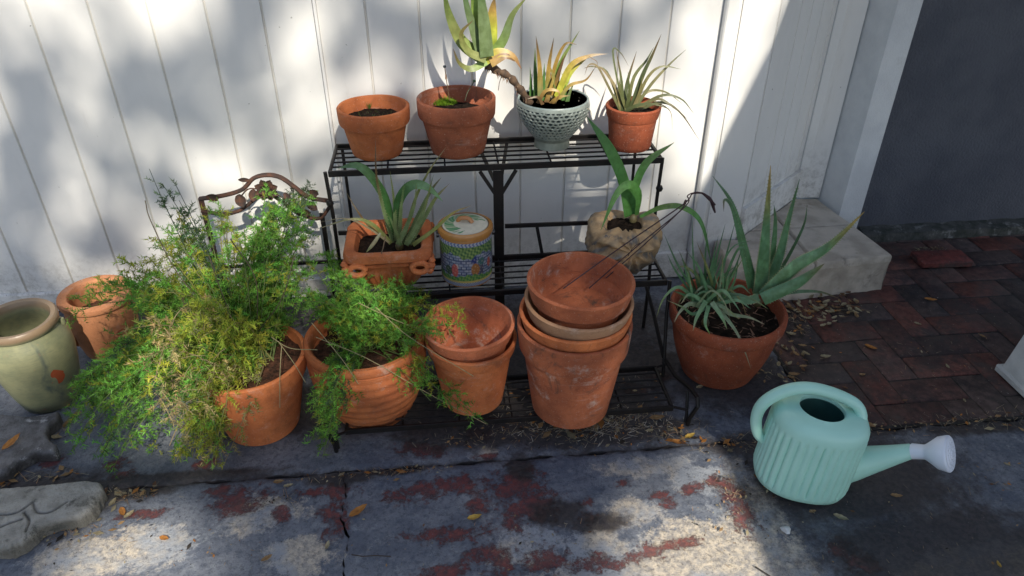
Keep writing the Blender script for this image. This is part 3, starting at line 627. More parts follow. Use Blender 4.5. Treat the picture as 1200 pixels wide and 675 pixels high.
# hanging stem and rosette
m = MB(); sp = bez([A(622, 121, Y-.04), A(610, 105, Y-.05), A(597, 90, Y-.055), A(583, 83, Y-.06), A(570, 76, Y-.06)], 16)
m.tube(sp, [.010+.003*math.sin(i*2.1) for i in range(17)], 10, [(.15, .09, .05) if i % 2 else (.07, .045, .03) for i in range(17)])
for i in range(70):
    p = sp[random.randint(0, 15)]+np.array([random.uniform(-1, 1), random.uniform(-1, 1), -.5])*.010; d = np.array([random.uniform(-.6, .6), random.uniform(-.6, .2), -1])*random.uniform(.006, .016); m.add([p-(.002, 0, 0), p+(.002, 0, 0), p+d], [(0, 1, 2)], (.16, .08, .05) if i % 2 else (.3, .2, .12), False)
m.tube(path([(588, 88), (585, 98), (584, 106)], Y-.06, Y-.07), .001, 5, (.12, .08, .05)); m.build('stem', M['stem'], wp)
Y2 = Y-.07
lv = [dict(P=path([(565, 68), (541, 50), (526, 18), (519, -18)], Y2, Y2), w=0.0475, cols=(GL, OL, GL)), dict(P=path([(564, 64), (555, 36), (546, 4), (541, -28)], Y2-.01, Y2), w=0.0343, cols=(GG, GG, GR)),
      dict(P=path([(567, 60), (560, 28), (556, -5), (554, -34)], Y2+.01, Y2+.02), w=0.0475, cols=(GY, GL, GL)), dict(P=path([(570, 66), (567, 30), (564, 0), (563, -28)], Y2-.03, Y2-.03), w=0.0449, cols=(GG, GG, GR)),
      dict(P=path([(573, 60), (575, 35), (577, 12), (580, -4)], Y2+.02, Y2+.02), w=0.0475, cols=(GL, GY, OR, BR)), dict(P=path([(574, 68), (590, 46), (600, 18), (618, -4)], Y2, Y2-.02), w=0.0343, cols=(GL, GG, OL)),
      dict(P=path([(569, 70), (548, 60), (540, 40), (554, 24)], Y2-.03, Y2-.05), w=0.0264, cols=(OL, OL, BR)), dict(P=path([(570, 72), (552, 81), (538, 74), (531, 57)], Y2-.02, Y2-.04), w=0.0238, cols=(GL, OL, BR)),
      dict(P=path([(566, 72), (584, 62), (601, 66), (611, 81)], Y2-.01, Y2-.02), w=0.0343, cols=(GY, OR, (.30, .14, .08))), dict(P=path([(575, 74), (592, 66), (604, 72)], Y2-.02, Y2-.02), w=0.0290, cols=(OR, (.3, .18, .1), BR))]
plant(wp, lv, 'hanging_rosette', A(568, 70, Y2))

# small pot with spiky thin aloe
t4 = thing('potted_aloe', 'thin spidery aloe in a small smooth terracotta pot, rightmost on the top shelf', 'potted plant', (.565, -.185, ZT+.001))
c4 = (.567, -.185, ZT+.001); m, rr_ = pot_mesh(c4, .129, .080, .062, .036, .004, .006, soil=.02); m.build('pot', M['tc_red'], t4); soil_mesh(c4, .105, .068, .006, 4).build('soil', M['soil'], t4)
Y = -.185; g1 = (.125, .145, .06); g2 = (.085, .105, .05); g3 = (.20, .18, .075)
def L4(p, w=.008, c=(g1, g2, g3), dy=0.): return dict(P=path(p, Y, Y+dy), w=w*1.4, cols=c, n=14)
lv = [L4([(728, 130), (722, 105), (707, 82), (695, 77)], .010, (g3, TAN, BR)), L4([(730, 130), (728, 95), (722, 58)], .010, (g2, g1, BR)), L4([(733, 130), (734, 100), (746, 60)], .013, (g1, g2, BR), .02),
      L4([(738, 130), (752, 90), (764, 65), (775, 40)], .013, (g2, g2, BR), -.02), L4([(742, 130), (762, 100), (785, 75), (804, 58)], .009, (g1, g3, g2), .02), L4([(742, 128), (758, 92), (775, 78), (798, 81)], .009, (g3, g3, g1)),
      L4([(730, 128), (718, 62), (727, 62), (737, 78)], .005, (g1, g1, BR), .03), L4([(745, 128), (775, 112), (798, 116), (813, 133)], .008, (g3, g1, g2), -.03), L4([(745, 130), (775, 120), (797, 132), (820, 165)], .008, (g1, g3, BR), -.05),
      L4([(742, 132), (770, 116), (792, 128), (806, 140)], .007, (g3, g3, BR), -.06), L4([(735, 130), (742, 92), (758, 70), (766, 55)], .010, (g3, g1, g2), .03), L4([(728, 132), (712, 100), (700, 78), (690, 76), (685, 88)], .007, (g1, TAN, BR), -.04),
      L4([(730, 133), (745, 124), (765, 122), (785, 128)], .010, (g2, g1, g3), -.06), L4([(738, 130), (758, 108), (780, 108), (800, 122)], .008, (g3, g3, g1), .02), L4([(736, 132), (728, 112), (725, 90)], .011, (g3, g1, g3), -.02),
      L4([(740, 132), (748, 112), (754, 88)], .011, (TAN, g3, g3), -.02), L4([(732, 132), (737, 112), (736, 84)], .012, (g2, g1, g1), -.03), L4([(766, 118), (785, 130), (788, 152)], .003, (TAN, TAN, TAN), -.05), L4([(728, 130), (712, 86), (695, 78), (684, 80)], .007, (g1, g1, BR), .02)]
plant(t4, lv, 'spidery_aloe', (c4[0]-.012, c4[1], c4[2]+.108))

# middle shelf: square planter --------------------------------------------
sq = thing('square_planter', 'square terracotta planter with knotted corner handles and leggy aloe on the middle shelf', 'potted plant', (-.160, -.375, ZM+.001))
cs_ = np.array([-.160, -.375, ZM+.001])
def sqring(r, e, n=96):
    out = []
    for k in range(n):
        a = 2*PI*k/n; c_, s_ = math.cos(a), math.sin(a); q = (abs(c_)**e+abs(s_)**e)**(-1/e); out.append((q*r*c_, q*r*s_, a))
    return out
def sqloft(m, prof, n=96, fl=None):
    vs = []
    for r, z, e in prof:
        for x, y, a in sqring(r, e, n):
            k = 1
            if fl: k = fl(a, z)
            vs.append((cs_[0]+x*k, cs_[1]+y*k*.92, cs_[2]+z))
    q = len(prof); fs = [(i*n+k, i*n+(k+1) % n, (i+1)*n+(k+1) % n, (i+1)*n+k) for i in range(q-1) for k in range(n)]; fs.append(tuple(range(n-1, -1, -1))); fs.append(tuple((q-1)*n+k for k in range(n)))
    m.add(vs, fs, (1, 1, 1), True)
def fl(a, z):
    d = (a % (PI/2))-PI/4; fan = max(0, 1-z/.085)*0+1
    return 1+.034*math.cos(((a+PI/4) % (PI/2)-PI/4)*34)*(1 if z < .075 else max(0, 1-(z-.075)/.01))*(min(1, z/.02))
m = MB(); sqloft(m, [(.07, 0, 3.5), (.074, .004, 3.5), (.084, .02, 3.6), (.096, .045, 3.8), (.104, .07, 4), (.106, .085, 4.5), (.109, .088, 5), (.109, .094, 5), (.104, .098, 5.5), (.104, .100, 6),
   (.1135, .102, 7), (.122, .108, 7), (.124, .119, 7), (.119, .130, 7), (.106, .134, 7), (.094, .130, 7), (.089, .115, 6), (.090, .06, 5), (.08, .05, 5)], fl=fl); m.build('planter', M['tc_orange'], sq)
for sx in (-1, 1):
    for sy in (-1, 1):
        m = MB(); cx, cy, cz = cs_[0]+sx*.107, cs_[1]+sy*.099, cs_[2]+.088
        ring = [(cx-sx*.022+.021*math.cos(t), cy+sy*.010, cz+.015*math.sin(t)) for t in np.linspace(0, 2*PI, 17)]; m.tube(ring, .0085, 8, caps=False)
        for (dx, dz, r) in ((0.008, .004, .013), (.004, -.012, .012), (.012, .018, .010)):
            m.lathe([(0, -r), (r*.6, -r*.8), (r, 0), (r*.6, r*.8), (0, r)], 12, (cx+sx*dx, cy+sy*.004, cz+dz))
        ring = [(cx+sx*.010, cy-sy*.022+.019*math.cos(t), cz+.015*math.sin(t)) for t in np.linspace(0, 2*PI, 17)]; m.tube(ring, .0085, 8, caps=False)
        m.build('knot_handle', M['tc_orange'], sq)
m = MB(); sqloft(m, [(.0, .095, 5), (.05, .099, 5), (.092, .094, 5)]); m.build('soil', M['soil'], sq)
Y = -.37; DG = (.045, .13, .045); PG = (.16, .30, .13)
lv = [dict(P=path([(460, 284), (448, 240), (441, 205), (440, 162)], Y, Y-.02), w=.012, cols=(GG, GG, BR, (.22, .16, .12)), teeth=.003), dict(P=path([(463, 278), (452, 235), (435, 207), (418, 194), (396, 197)], Y+.02, Y-.02), w=.024, cols=(DG, (.06, .17, .045), PG, DG), prof='strap', th=.12),
      dict(P=path([(466, 280), (466, 240), (480, 218), (500, 219), (519, 236)], Y+.01, Y-.03), w=.026, cols=(DG, DG, PG, PG), prof='strap', th=.12), dict(P=path([(464, 282), (462, 240), (457, 200)], Y, Y), w=.012, cols=(GG, GG, OL), teeth=.003),
      dict(P=path([(468, 284), (470, 245), (474, 213)], Y-.02, Y-.02), w=.013, cols=(GG, GG, GR), teeth=.003), dict(P=path([(472, 284), (486, 235), (503, 200), (523, 172)], Y, Y+.0), w=.011, cols=(GG, OL, TAN)), dict(P=path([(475, 286), (492, 248), (506, 222), (517, 208)], Y-.01, Y-.01), w=.015, cols=(GG, GG, BR), teeth=.003),
      dict(P=path([(480, 286), (500, 250), (512, 230), (527, 215)], Y-.02, Y-.02), w=.016, cols=(GG, GG, OL, (.3, .18, .12)), teeth=.003), dict(P=path([(476, 287), (490, 262), (498, 242), (508, 205)], Y-.04, Y-.04), w=.017, cols=(GG, GG, OL), teeth=.003), dict(P=path([(484, 287), (510, 268), (530, 250), (552, 241)], Y-.03, Y-.05), w=.014, cols=(OL, OL, OR)),
      dict(P=path([(458, 285), (435, 262), (410, 257), (370, 269)], Y-.03, Y-.06), w=.014, cols=(OL, OL, TAN)), dict(P=path([(456, 284), (430, 266), (405, 256), (376, 260)], Y-.05, Y-.08), w=.007, cols=(TAN, TAN, TAN)), dict(P=path([(452, 282), (430, 262), (418, 246), (406, 226)], Y-.0, Y), w=.009, cols=(OL, BR, TAN)),
      dict(P=path([(446, 273), (438, 285), (429, 296)], Y-.07, Y-.10), w=.010, cols=((.22, .24, .14), TAN, OL), prof='strap', th=.5), dict(P=path([(466, 286), (478, 262), (486, 238), (488, 215)], Y-.05, Y-.05), w=.015, cols=(GG, GG, OL), teeth=.003), dict(P=path([(470, 287), (460, 262), (452, 246)], Y-.05, Y-.07), w=.012, cols=(GG, GG, GR)),
      dict(P=path([(452, 276), (449, 290), (447, 300), (453, 312)], Y-.085, Y-.12), w=.004, cols=(BR, BR, BR))]
plant(sq, lv, 'leggy_aloe', A(468, 288, Y-.02))

# painted ceramic jar --------------------------------------------------------
cj = np.array([.056, -.395, ZM+.001]); cjr = thing('ceramic_jar', 'hand painted round ceramic jar with a cream and green lid on the middle shelf', 'jar', cj)
CJH = .152; RJ = .0745
def scene_col(a, t):
    """painted band scene: leafy garland over blue brick wall, green ground, small figures"""
    s = math.sin; n1 = s(a*31+t*47)+s(a*53-t*29+1)+s(a*17+t*91)
    if t < .05 or t > .955: return (.42, .20, .06)
    if t < .12: return mixc((.07, .10, .22), (.40, .42, .45), .5+.5*s(a*60)*s(t*180))
    if t < .16: return (.45, .36, .12)
    if t > .88: return mixc((.08, .12, .28), (.42, .44, .45), .5+.5*s(a*44+s(t*90)))
    if t > .68+.05*s(a*5)+.02*s(a*19): return mixc((.04, .11, .05), (.22, .32, .10), max(0, min(1, .45+.4*n1/1.5)))
    if t < .27+.03*s(a*4+1)+.015*s(a*23): return mixc((.05, .17, .06), (.18, .30, .08), max(0, min(1, .5+.35*n1)))
    af = (a+PI/2)  # 0 = camera side
    for (x0, t0, rx, ry, c_) in ((-.50, .38, .13, .14, (.45, .10, .09)), (-.42, .47, .08, .05, (.50, .40, .35)), (-.78, .36, .16, .10, (.06, .10, .07)), (.30, .40, .17, .13, (.30, .14, .05)), (.26, .60, .10, .10, (.03, .05, .16)), (.55, .55, .14, .08, (.06, .14, .14)), (.27, .72, .05, .05, (.10, .05, .04)), (.55, .38, .10, .13, (.08, .08, .12)), (.95, .46, .10, .10, (.40, .10, .08))):
        d = ((af-x0)/rx)**2+((t-t0)/ry)**2
        if d < 1: return mixc(c_, (.6, .5, .4), .25 if n1 > 1.2 else 0)
    rows = t*17; off = .5*(int(rows) % 2); u = (a*5.2+off) % 1; v = rows % 1
    return (.05, .07, .14) if (u < .14 or v < .24) else mixc((.17, .21, .30), (.30, .33, .38), .5+.5*s(a*13+t*40))
prof = [(0, 0), (RJ*.9, 0), (RJ*.97, .003)]+[(RJ*(.985+.02*math.sin(PI*k/90)), .005+(CJH-.008)*k/90) for k in range(91)]+[(RJ*.97, CJH), (RJ*.80, CJH+.001)]
m = MB(); m.lathe(prof, 300, cj, cf=lambda r, z, a, i: scene_col(a if a < PI else a-2*PI, z/CJH)); m.build('body', M['painted'], cjr)
def lidcol(r, z, a, i):
    q = r/RJ
    if q > .90: return (.42, .19, .05)
    if q > .84: return (.10, .06, .03)
    n1 = math.sin(a*9+q*12)+math.sin(a*23+q*31)
    if .42 < q < .80 and (math.cos(a-PI*.75) > -.35+.15*n1): return mixc((.08, .28, .12), (.50, .52, .35), max(0, min(1, .35+.3*n1)))
    return (.66, .63, .50)
m = MB(); m.lathe([(RJ*1.0, CJH+.002), (RJ*1.05, CJH+.003), (RJ*1.06, CJH+.010), (RJ*1.03, CJH+.016), (RJ*.92, CJH+.019), (RJ*.88, CJH+.017), (RJ*.84, CJH+.0175)]+[(RJ*.84*(1-k/24), CJH+.0175+.004*math.sin(k/24*PI/2)) for k in range(1, 25)], 120, cj, cf=lidcol); ld = m.build('lid', M['painted'], cjr)
m = MB(); m.tube(bez([cj+(-.020, .012, CJH+.021), cj+(-.012, .008, CJH+.032), cj+(.010, .002, CJH+.033), cj+(.020, -.002, CJH+.021)], 10), .0062, 8, (.45, .20, .07)); m.build('knob', M['painted'], ld)
for s in (-1, 1):
    m = MB(); m.tube([cj+(s*RJ*1.0, 0, CJH-.012), cj+(s*(RJ+.008), 0, CJH-.012)], .0085, 12, (.03, .03, .035)); m.build('handle_lug', M['painted'], cjr)
m = MB(); m.tube([cj+(math.cos(t)*(RJ+.006), math.sin(t)*(RJ+.006), CJH-.012-.10*(-math.sin(t))*0) for t in np.linspace(0, PI, 20)], .0017, 6, (.10, .10, .11)); m.build('wire_handle', M['painted'], cjr)

# moulded clay pot with broad leaves ------------------------------------------
csp = np.array([.520, -.372, ZM+.001]); sh = thing('potted_plant', 'strap leaved plant in a lumpy tan pot at the right end of middle shelf', 'potted plant', csp)
prof = [(0, 0), (.070, 0), (.078, .006)]+[(.078+.033*math.sin(min(1, k/26*1.3)*PI/2)-(.012*max(0, k/34-.55)), .006+.112*k/34) for k in range(1, 35)]+[(.102, .126), (.093, .134), (.080, .139), (.068, .141), (.058, .138), (.052, .130), (.050, .112), (0, .11)]
def shf(r, z, a, i):
    if i < 2 or r < .05: return r, z
    af = (a+PI/2); af = af-2*PI if af > PI else af; zz = (z-.095)/.06; x = af*.11/.06
    an = math.atan2(zz, x); d = math.hypot(zz, x); star = .0085*math.cos(an*11)*min(1, d*1.2)*(1 if d < 1.9 else .4)*math.exp(-max(0, abs(af)-1.3))
    return r*(1+.05*math.sin(a*3+1)+.025*noisef(math.cos(a), math.sin(a), z*9, .6))+star, z*(1+.0)+(.008*math.sin(a*3+.5)+.005*math.sin(a*5) if z > .09 else 0)
def shc(r, z, a, i):
    n_ = noisef(math.cos(a)*.2, math.sin(a)*.2, z*2.5, 1.6); b = mixc((.56, .37, .19), (.36, .26, .16), max(0, min(1, .4-n_)))
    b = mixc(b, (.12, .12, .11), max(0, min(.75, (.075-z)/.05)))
    if n_ < -.55: b = mixc(b, (.16, .18, .19), .6)
    return b
m = MB(); m.lathe(prof, 180, csp, fn=shf, cf=shc); m.build('pot', M['shell'], sh); soil_mesh(csp, .124, .053, .006, 9).build('soil', M['soil'], sh)
Y = -.372; D1 = (.07, .20, .05); D2 = (.11, .30, .07); D3 = (.16, .34, .09)
lv = [dict(P=path([(735, 254), (731, 215), (714, 175), (688, 137)], Y+.01, Y+.01), w=.034, cols=(D1, D2, D1), prof='strap', th=.1, cup=.15, n=22), dict(P=path([(741, 254), (744, 220), (758, 190), (790, 167)], Y+.01, Y+.03), w=.024, cols=(D1, D2, (.14, .22, .06)), prof='strap', th=.1, cup=.15),
      dict(P=path([(746, 252), (748, 228), (738, 216), (722, 228), (704, 270)], Y, Y-.09), w=.023, cols=(D1, D2, D3, D2), prof='strap', th=.1, cup=.15), dict(P=path([(750, 254), (775, 243), (800, 243), (822, 262), (834, 312)], Y-.01, Y-.10), w=.016, cols=(D2, (.16, .24, .06), D2, D1), prof='strap', th=.1, cup=.2, n=24)]
plant(sh, lv, 'strap_leaf_plant', A(742, 256, Y))

# bottom shelf stacks ----------------------------------------------------------
c2 = (.052, -.650, ZB+.001)
S2g = 'nested pots'
a = terracotta_pot(c2, .216, .1215, .082, 'lower of the two nested terracotta pots in the left stack on the bottom shelf', 'tc_orange', POTS, rim=.036, over=.008)
b = terracotta_pot((c2[0]-.002, c2[1], c2[2]+.049), .216, .1205, .076, 'upper pot of the left two pot stack, empty with sunlight on its inside wall', 'tc_worn', POTS, rim=.040, over=.010, flare=.008)
b.rotation_euler = (rad(1.0), rad(-1.0), 0)
c5 = (.318, -.706, ZB+.001)
terracotta_pot(c5, .287, .147, .105, 'largest terracotta pot at the very bottom of the four pot stack', 'tc_worn', POTS, rim=.075, over=.010)
q = terracotta_pot((c5[0]+.001, c5[1]+.006, c5[2]+.099), .222, .1425, .080, 'orange terracotta pot second from the bottom of the four pot stack', 'tc_orange', POTS, rim=.050, over=.012, flare=.010); q.rotation_euler = (rad(1), 0, 0)
q = terracotta_pot((c5[0]+.003, c5[1]+.010, c5[2]+.148), .207, .138, .074, 'thin pale buff pot third from the bottom of the four pot stack', 'tc_pale', POTS, rim=.046, over=.012, flare=.010); q.rotation_euler = (rad(2), rad(1.5), 0)
q = terracotta_pot((c5[0]+.007, c5[1]+.006, c5[2]+.202), .208, .134, .078, 'topmost terracotta pot of the four pot stack, empty and stained inside', 'tc_worn', POTS, rim=.050, over=.012, flare=.009, floor=.085); q.rotation_euler = (rad(.8), rad(1), 0)
# dry stalks leaning out of the top pot
ds = thing('dried_stalk', 'dark dried bulb stalks leaning out of the four pot stack with bent tips', 'dry stalks', A(670, 333, -.69))
for P, r, k in (([A(660, 338, -.70), A(730, 288, -.64), A(800, 240, -.56), A(812, 227, -.54), A(830, 230, -.53), A(838, 249, -.52)], .0024, (.045, .02, .025)), ([A(690, 338, -.66), A(745, 290, -.62), A(803, 242, -.57), A(806, 229, -.56), A(822, 226, -.55), A(838, 240, -.53)], .0022, (.05, .022, .028)),
                ([A(710, 326, -.64), A(760, 282, -.61), A(797, 247, -.57), A(804, 234, -.56)], .0020, (.06, .03, .03))):
    m = MB(); pp = bez(P, 30); m.tube(pp, [r*(.7 if i < 24 else (1.0+.9*math.sin((i-24)/6*PI))) for i in range(31)], 7, k, flat=1.0); m.build('stalk', M['stem'], ds)
m = MB(); m.tube(bez([A(736, 300, -.64), A(742, 290, -.65), A(750, 285, -.66)], 6), .0009, 5, (.05, .03, .03)); m.build('twig', M['stem'], ds)

# big aloe pot -----------------------------------------------------------------
cb = np.array([.805, -.540, 0]); bg_ = thing('potted_aloe', 'large round terracotta pot of mixed aloes standing on the concrete by the step', 'potted plant', cb)
m = MB(); hB = .228; rB = .165
pr = [(0, 0), (.100, 0), (.108, .004)]+[(.108+.044*math.sin(k/10*PI/2), .004+.176*k/10) for k in range(1, 11)]+[(.160, .183), (.165, .188), (.167, .205), (.167, .222), (.163, .228), (.156, .228), (.151, .222), (.148, .19), (.146, .17), (0, .17)]
m.lathe(pr, 96, cb, fn=lambda q, z, a, i: (q*(1+.004*math.sin(2*a)), z)); m.build('pot', M['tc_red'], bg_); soil_mesh(cb, .188, .148, .008, 2).build('soil', M['soil'], bg_)
m = MB()
for i in range(120):
    a_, q_ = random.random()*6.28, .14*math.sqrt(random.random()); b_ = cb+(q_*math.cos(a_), q_*math.sin(a_), .202); d_ = np.array([random.uniform(-1, 1), random.uniform(-1, 1), random.uniform(0, .25)])*random.uniform(.01, .035); n_ = np.array([-d_[1], d_[0], 0]); n_ = n_/np.linalg.norm(n_)*random.uniform(.001, .004)
    f = random.uniform(.5, 1.2); m.add([b_-n_, b_+n_, b_+d_], [(0, 1, 2)], (.24*f, .13*f, .08*f), False)
m.build('dead_leaves', M['stem'], bg_)
Y = -.50; BA = (.12, .25, .12); BB = (.19, .34, .17); BC = (.07, .15, .07)
lv = [dict(P=path([(889, 342), (893, 305), (897, 262), (903, 194)], Y, Y-.01), w=.054, cols=(BB, BA, BA, OR), teeth=.007, n=26, th=.5, spots=True), dict(P=path([(897, 340), (912, 300), (922, 262), (937, 210)], Y+.02, Y+.05), w=.040, cols=(BA, BA, BC), teeth=.007, n=22, th=.5, spots=True),
      dict(P=path([(895, 345), (930, 312), (968, 290), (1013, 248)], Y-.03, Y-.06), w=.052, cols=(BB, BB, BA, OR), teeth=.007, n=28, th=.5, spots=True), dict(P=path([(893, 350), (930, 333), (950, 320), (966, 309)], Y-.06, Y-.08), w=.046, cols=(BA, BA, (.18, .15, .06)), teeth=.004, n=20, th=.5),
      dict(P=path([(885, 342), (872, 290), (858, 240), (835, 206)], Y+.01, Y+.02), w=.028, cols=(BA, BA, BC), teeth=.004, n=22, th=.5, spots=True), dict(P=path([(878, 338), (868, 290), (858, 245), (849, 234), (848, 248)], Y-.0, Y-.01), w=.017, cols=(BA, BA, BC, BR), teeth=.003, n=22),
      dict(P=path([(900, 347), (930, 342), (960, 342), (984, 350)], Y-.04, Y-.02), w=.016, cols=(BC, BC, BR), n=16), dict(P=path([(893, 338), (904, 300), (908, 262), (907, 240)], Y+.03, Y+.04), w=.028, cols=(BA, BA, BC), teeth=.004, n=20),
      dict(P=path([(889, 348), (874, 352), (858, 346), (845, 338)], Y-.05, Y-.05), w=.028, cols=(BA, BA, BC), teeth=.004, n=14), dict(P=path([(892, 345), (912, 320), (940, 268), (946, 240)], Y+.05, Y+.08), w=.018, cols=(BC, BC, BC), teeth=.003, n=18)]
plant(bg_, lv, 'large_aloe', (*A(890, 348, Y)[:2], .205))
def LS(p, w=.011, c=(BC, BA, BC), y0=-.56, dy=0.): return dict(P=path(p, y0, y0+dy), w=w*1.25, cols=c, n=14, th=.35)
lv = [LS([(822, 350), (813, 310), (811, 256)], .009), LS([(826, 354), (816, 372), (812, 388)], .013, (BA, BB, TAN), -.64, -.04), LS([(834, 354), (846, 372), (852, 386)], .013, ((.20, .28, .16), BB, OL), -.64, -.04), LS([(838, 350), (846, 325), (862, 312)], .011), LS([(824, 352), (832, 318), (842, 276)], .010), LS([(828, 356), (808, 345), (798, 356)], .011, (BB, BA, TAN), -.63, -.03), LS([(842, 356), (864, 352), (880, 362)], .011, (BA, BB, BC), -.62, -.04), LS([(832, 354), (820, 316), (806, 296)], .010, (BA, BA, BC), -.6), LS([(820, 352), (795, 312), (778, 274)], .009, dy=-.02), LS([(818, 354), (792, 318), (782, 298)], .008, dy=-.03), LS([(828, 350), (826, 310), (829, 268)], .009, y0=-.53), LS([(834, 350), (838, 310), (850, 262)], .011, y0=-.54, dy=.02),
      LS([(838, 350), (848, 310), (862, 258)], .010, y0=-.52, dy=.03), LS([(836, 352), (858, 320), (872, 285)], .009, y0=-.55), LS([(826, 352), (834, 325), (838, 290)], .012), LS([(815, 356), (806, 325), (797, 295)], .009, y0=-.60),
      LS([(835, 358), (850, 372), (866, 395), (880, 432)], .012, ((.20, .27, .15), (.24, .30, .18), TAN), -.62, -.10), LS([(838, 356), (856, 368), (878, 372), (896, 380)], .012, ((.20, .27, .15), (.22, .28, .16), TAN), -.61, -.04), LS([(832, 356), (848, 360), (866, 374)], .013, ((.22, .30, .17), (.2, .28, .15), OL), -.62, -.04),
      LS([(824, 360), (808, 356), (796, 366), (790, 378)], .013, ((.20, .27, .15), (.24, .28, .18), TAN), -.62, -.05), LS([(828, 360), (812, 368), (800, 360), (782, 352)], .010, (BC, BA, TAN), -.62, -.07), LS([(830, 358), (826, 378), (832, 392)], .012, (BA, BB, GL), -.63, -.05), LS([(842, 350), (866, 335), (880, 345)], .010, (BC, BA, BC)),
      LS([(840, 352), (860, 300), (870, 290), (876, 305)], .009), LS([(846, 354), (860, 330), (866, 300)], .009, (OL, BA, BC)), LS([(820, 350), (836, 322), (846, 298)], .009), LS([(830, 352), (815, 322), (800, 312), (792, 318)], .008, (BC, OL, TAN)), LS([(842, 358), (860, 345), (884, 352), (900, 362)], .010, (BC, BC, OL), -.60, -.02),
      LS([(825, 356), (845, 340), (858, 352), (868, 366)], .011, (BA, BB, BC), -.62, -.04), LS([(850, 356), (852, 330), (857, 318)], .011, ((.2, .3, .1), BB, BC)), LS([(822, 356), (800, 345), (786, 340)], .009, (BC, BA, BR), -.60, -.02), LS([(832, 350), (842, 320), (858, 290), (880, 282)], .008), LS([(818, 352), (822, 330), (815, 300)], .010)]
R8 = random.Random(5)
for _ in range(22):
    bx, by = R8.uniform(812, 848), R8.uniform(348, 362); a_ = R8.uniform(-1, 1); L_ = R8.uniform(28, 70); y0_ = R8.uniform(-.62, -.50)
    if R8.random() < .45: P_ = [(bx, by), (bx+a_*L_*.3, by-L_*.55), (bx+a_*L_*.6, by-L_)]
    else: P_ = [(bx, by), (bx+a_*L_*.45, by-L_*.28), (bx+a_*L_*.85, by-L_*.08), (bx+a_*L_*1.05, by+L_*.28)]; y0_ -= .02
    lv.append(LS(P_, R8.uniform(.006, .010), R8.choice([(BC, BA, BC), (BA, BB, OL), ((.2, .27, .15), (.24, .3, .18), TAN), (BC, OL, BR)]), y0_, -.03))
plant(bg_, lv, 'small_aloe_cluster', (*A(830, 358, -.58)[:2], .205))

# ribbed bowl pot and the fern in it -------------------------------------------
cr = np.array([-.230, -.615, 0]); rp = thing('potted_fern', 'asparagus fern spilling from a wide ribbed terracotta bowl on the concrete', 'potted plant', cr)
hR = .262
def rib(z): return .0013*math.sin(z*225)
pr = [(0, 0), (.090, 0), (.099, .005)]
for k in range(1, 61):
    t = k/60; z = .005+(hR-.035)*t; r = .099+(.158-.099)*math.sin(min(1, t*1.12)*PI/2)**.85; pr.append((r+(rib(z) if .08 < t < .96 else 0), z))
pr += [(.156, hR-.028), (.160, hR-.022), (.160, hR-.006), (.156, hR), (.147, hR), (.141, hR-.006), (.139, hR-.04), (0, hR-.05)]
m = MB(); m.lathe(pr, 96, cr, fn=lambda q, z, a, i: (q*(1+.006*math.sin(2*a+1)), z)); m.build('pot', M['tc_orange'], rp); soil_mesh(cr, hR-.040, .139, .008, 3).build('soil', M['soil_red'], rp)
cf_ = np.array([-.535, -.640, 0]); fp = thing('potted_fern', 'huge sprawling green and straw coloured asparagus fern in a plain terracotta pot', 'potted plant', cf_)
m, rr_ = pot_mesh(cf_, .238, .150, .098, .055, .008, .011, soil=.03); m.build('pot', M['tc_orange'], fp); soil_mesh(cf_, .208, .136, .01, 8).build('soil', M['soil_red'], fp)

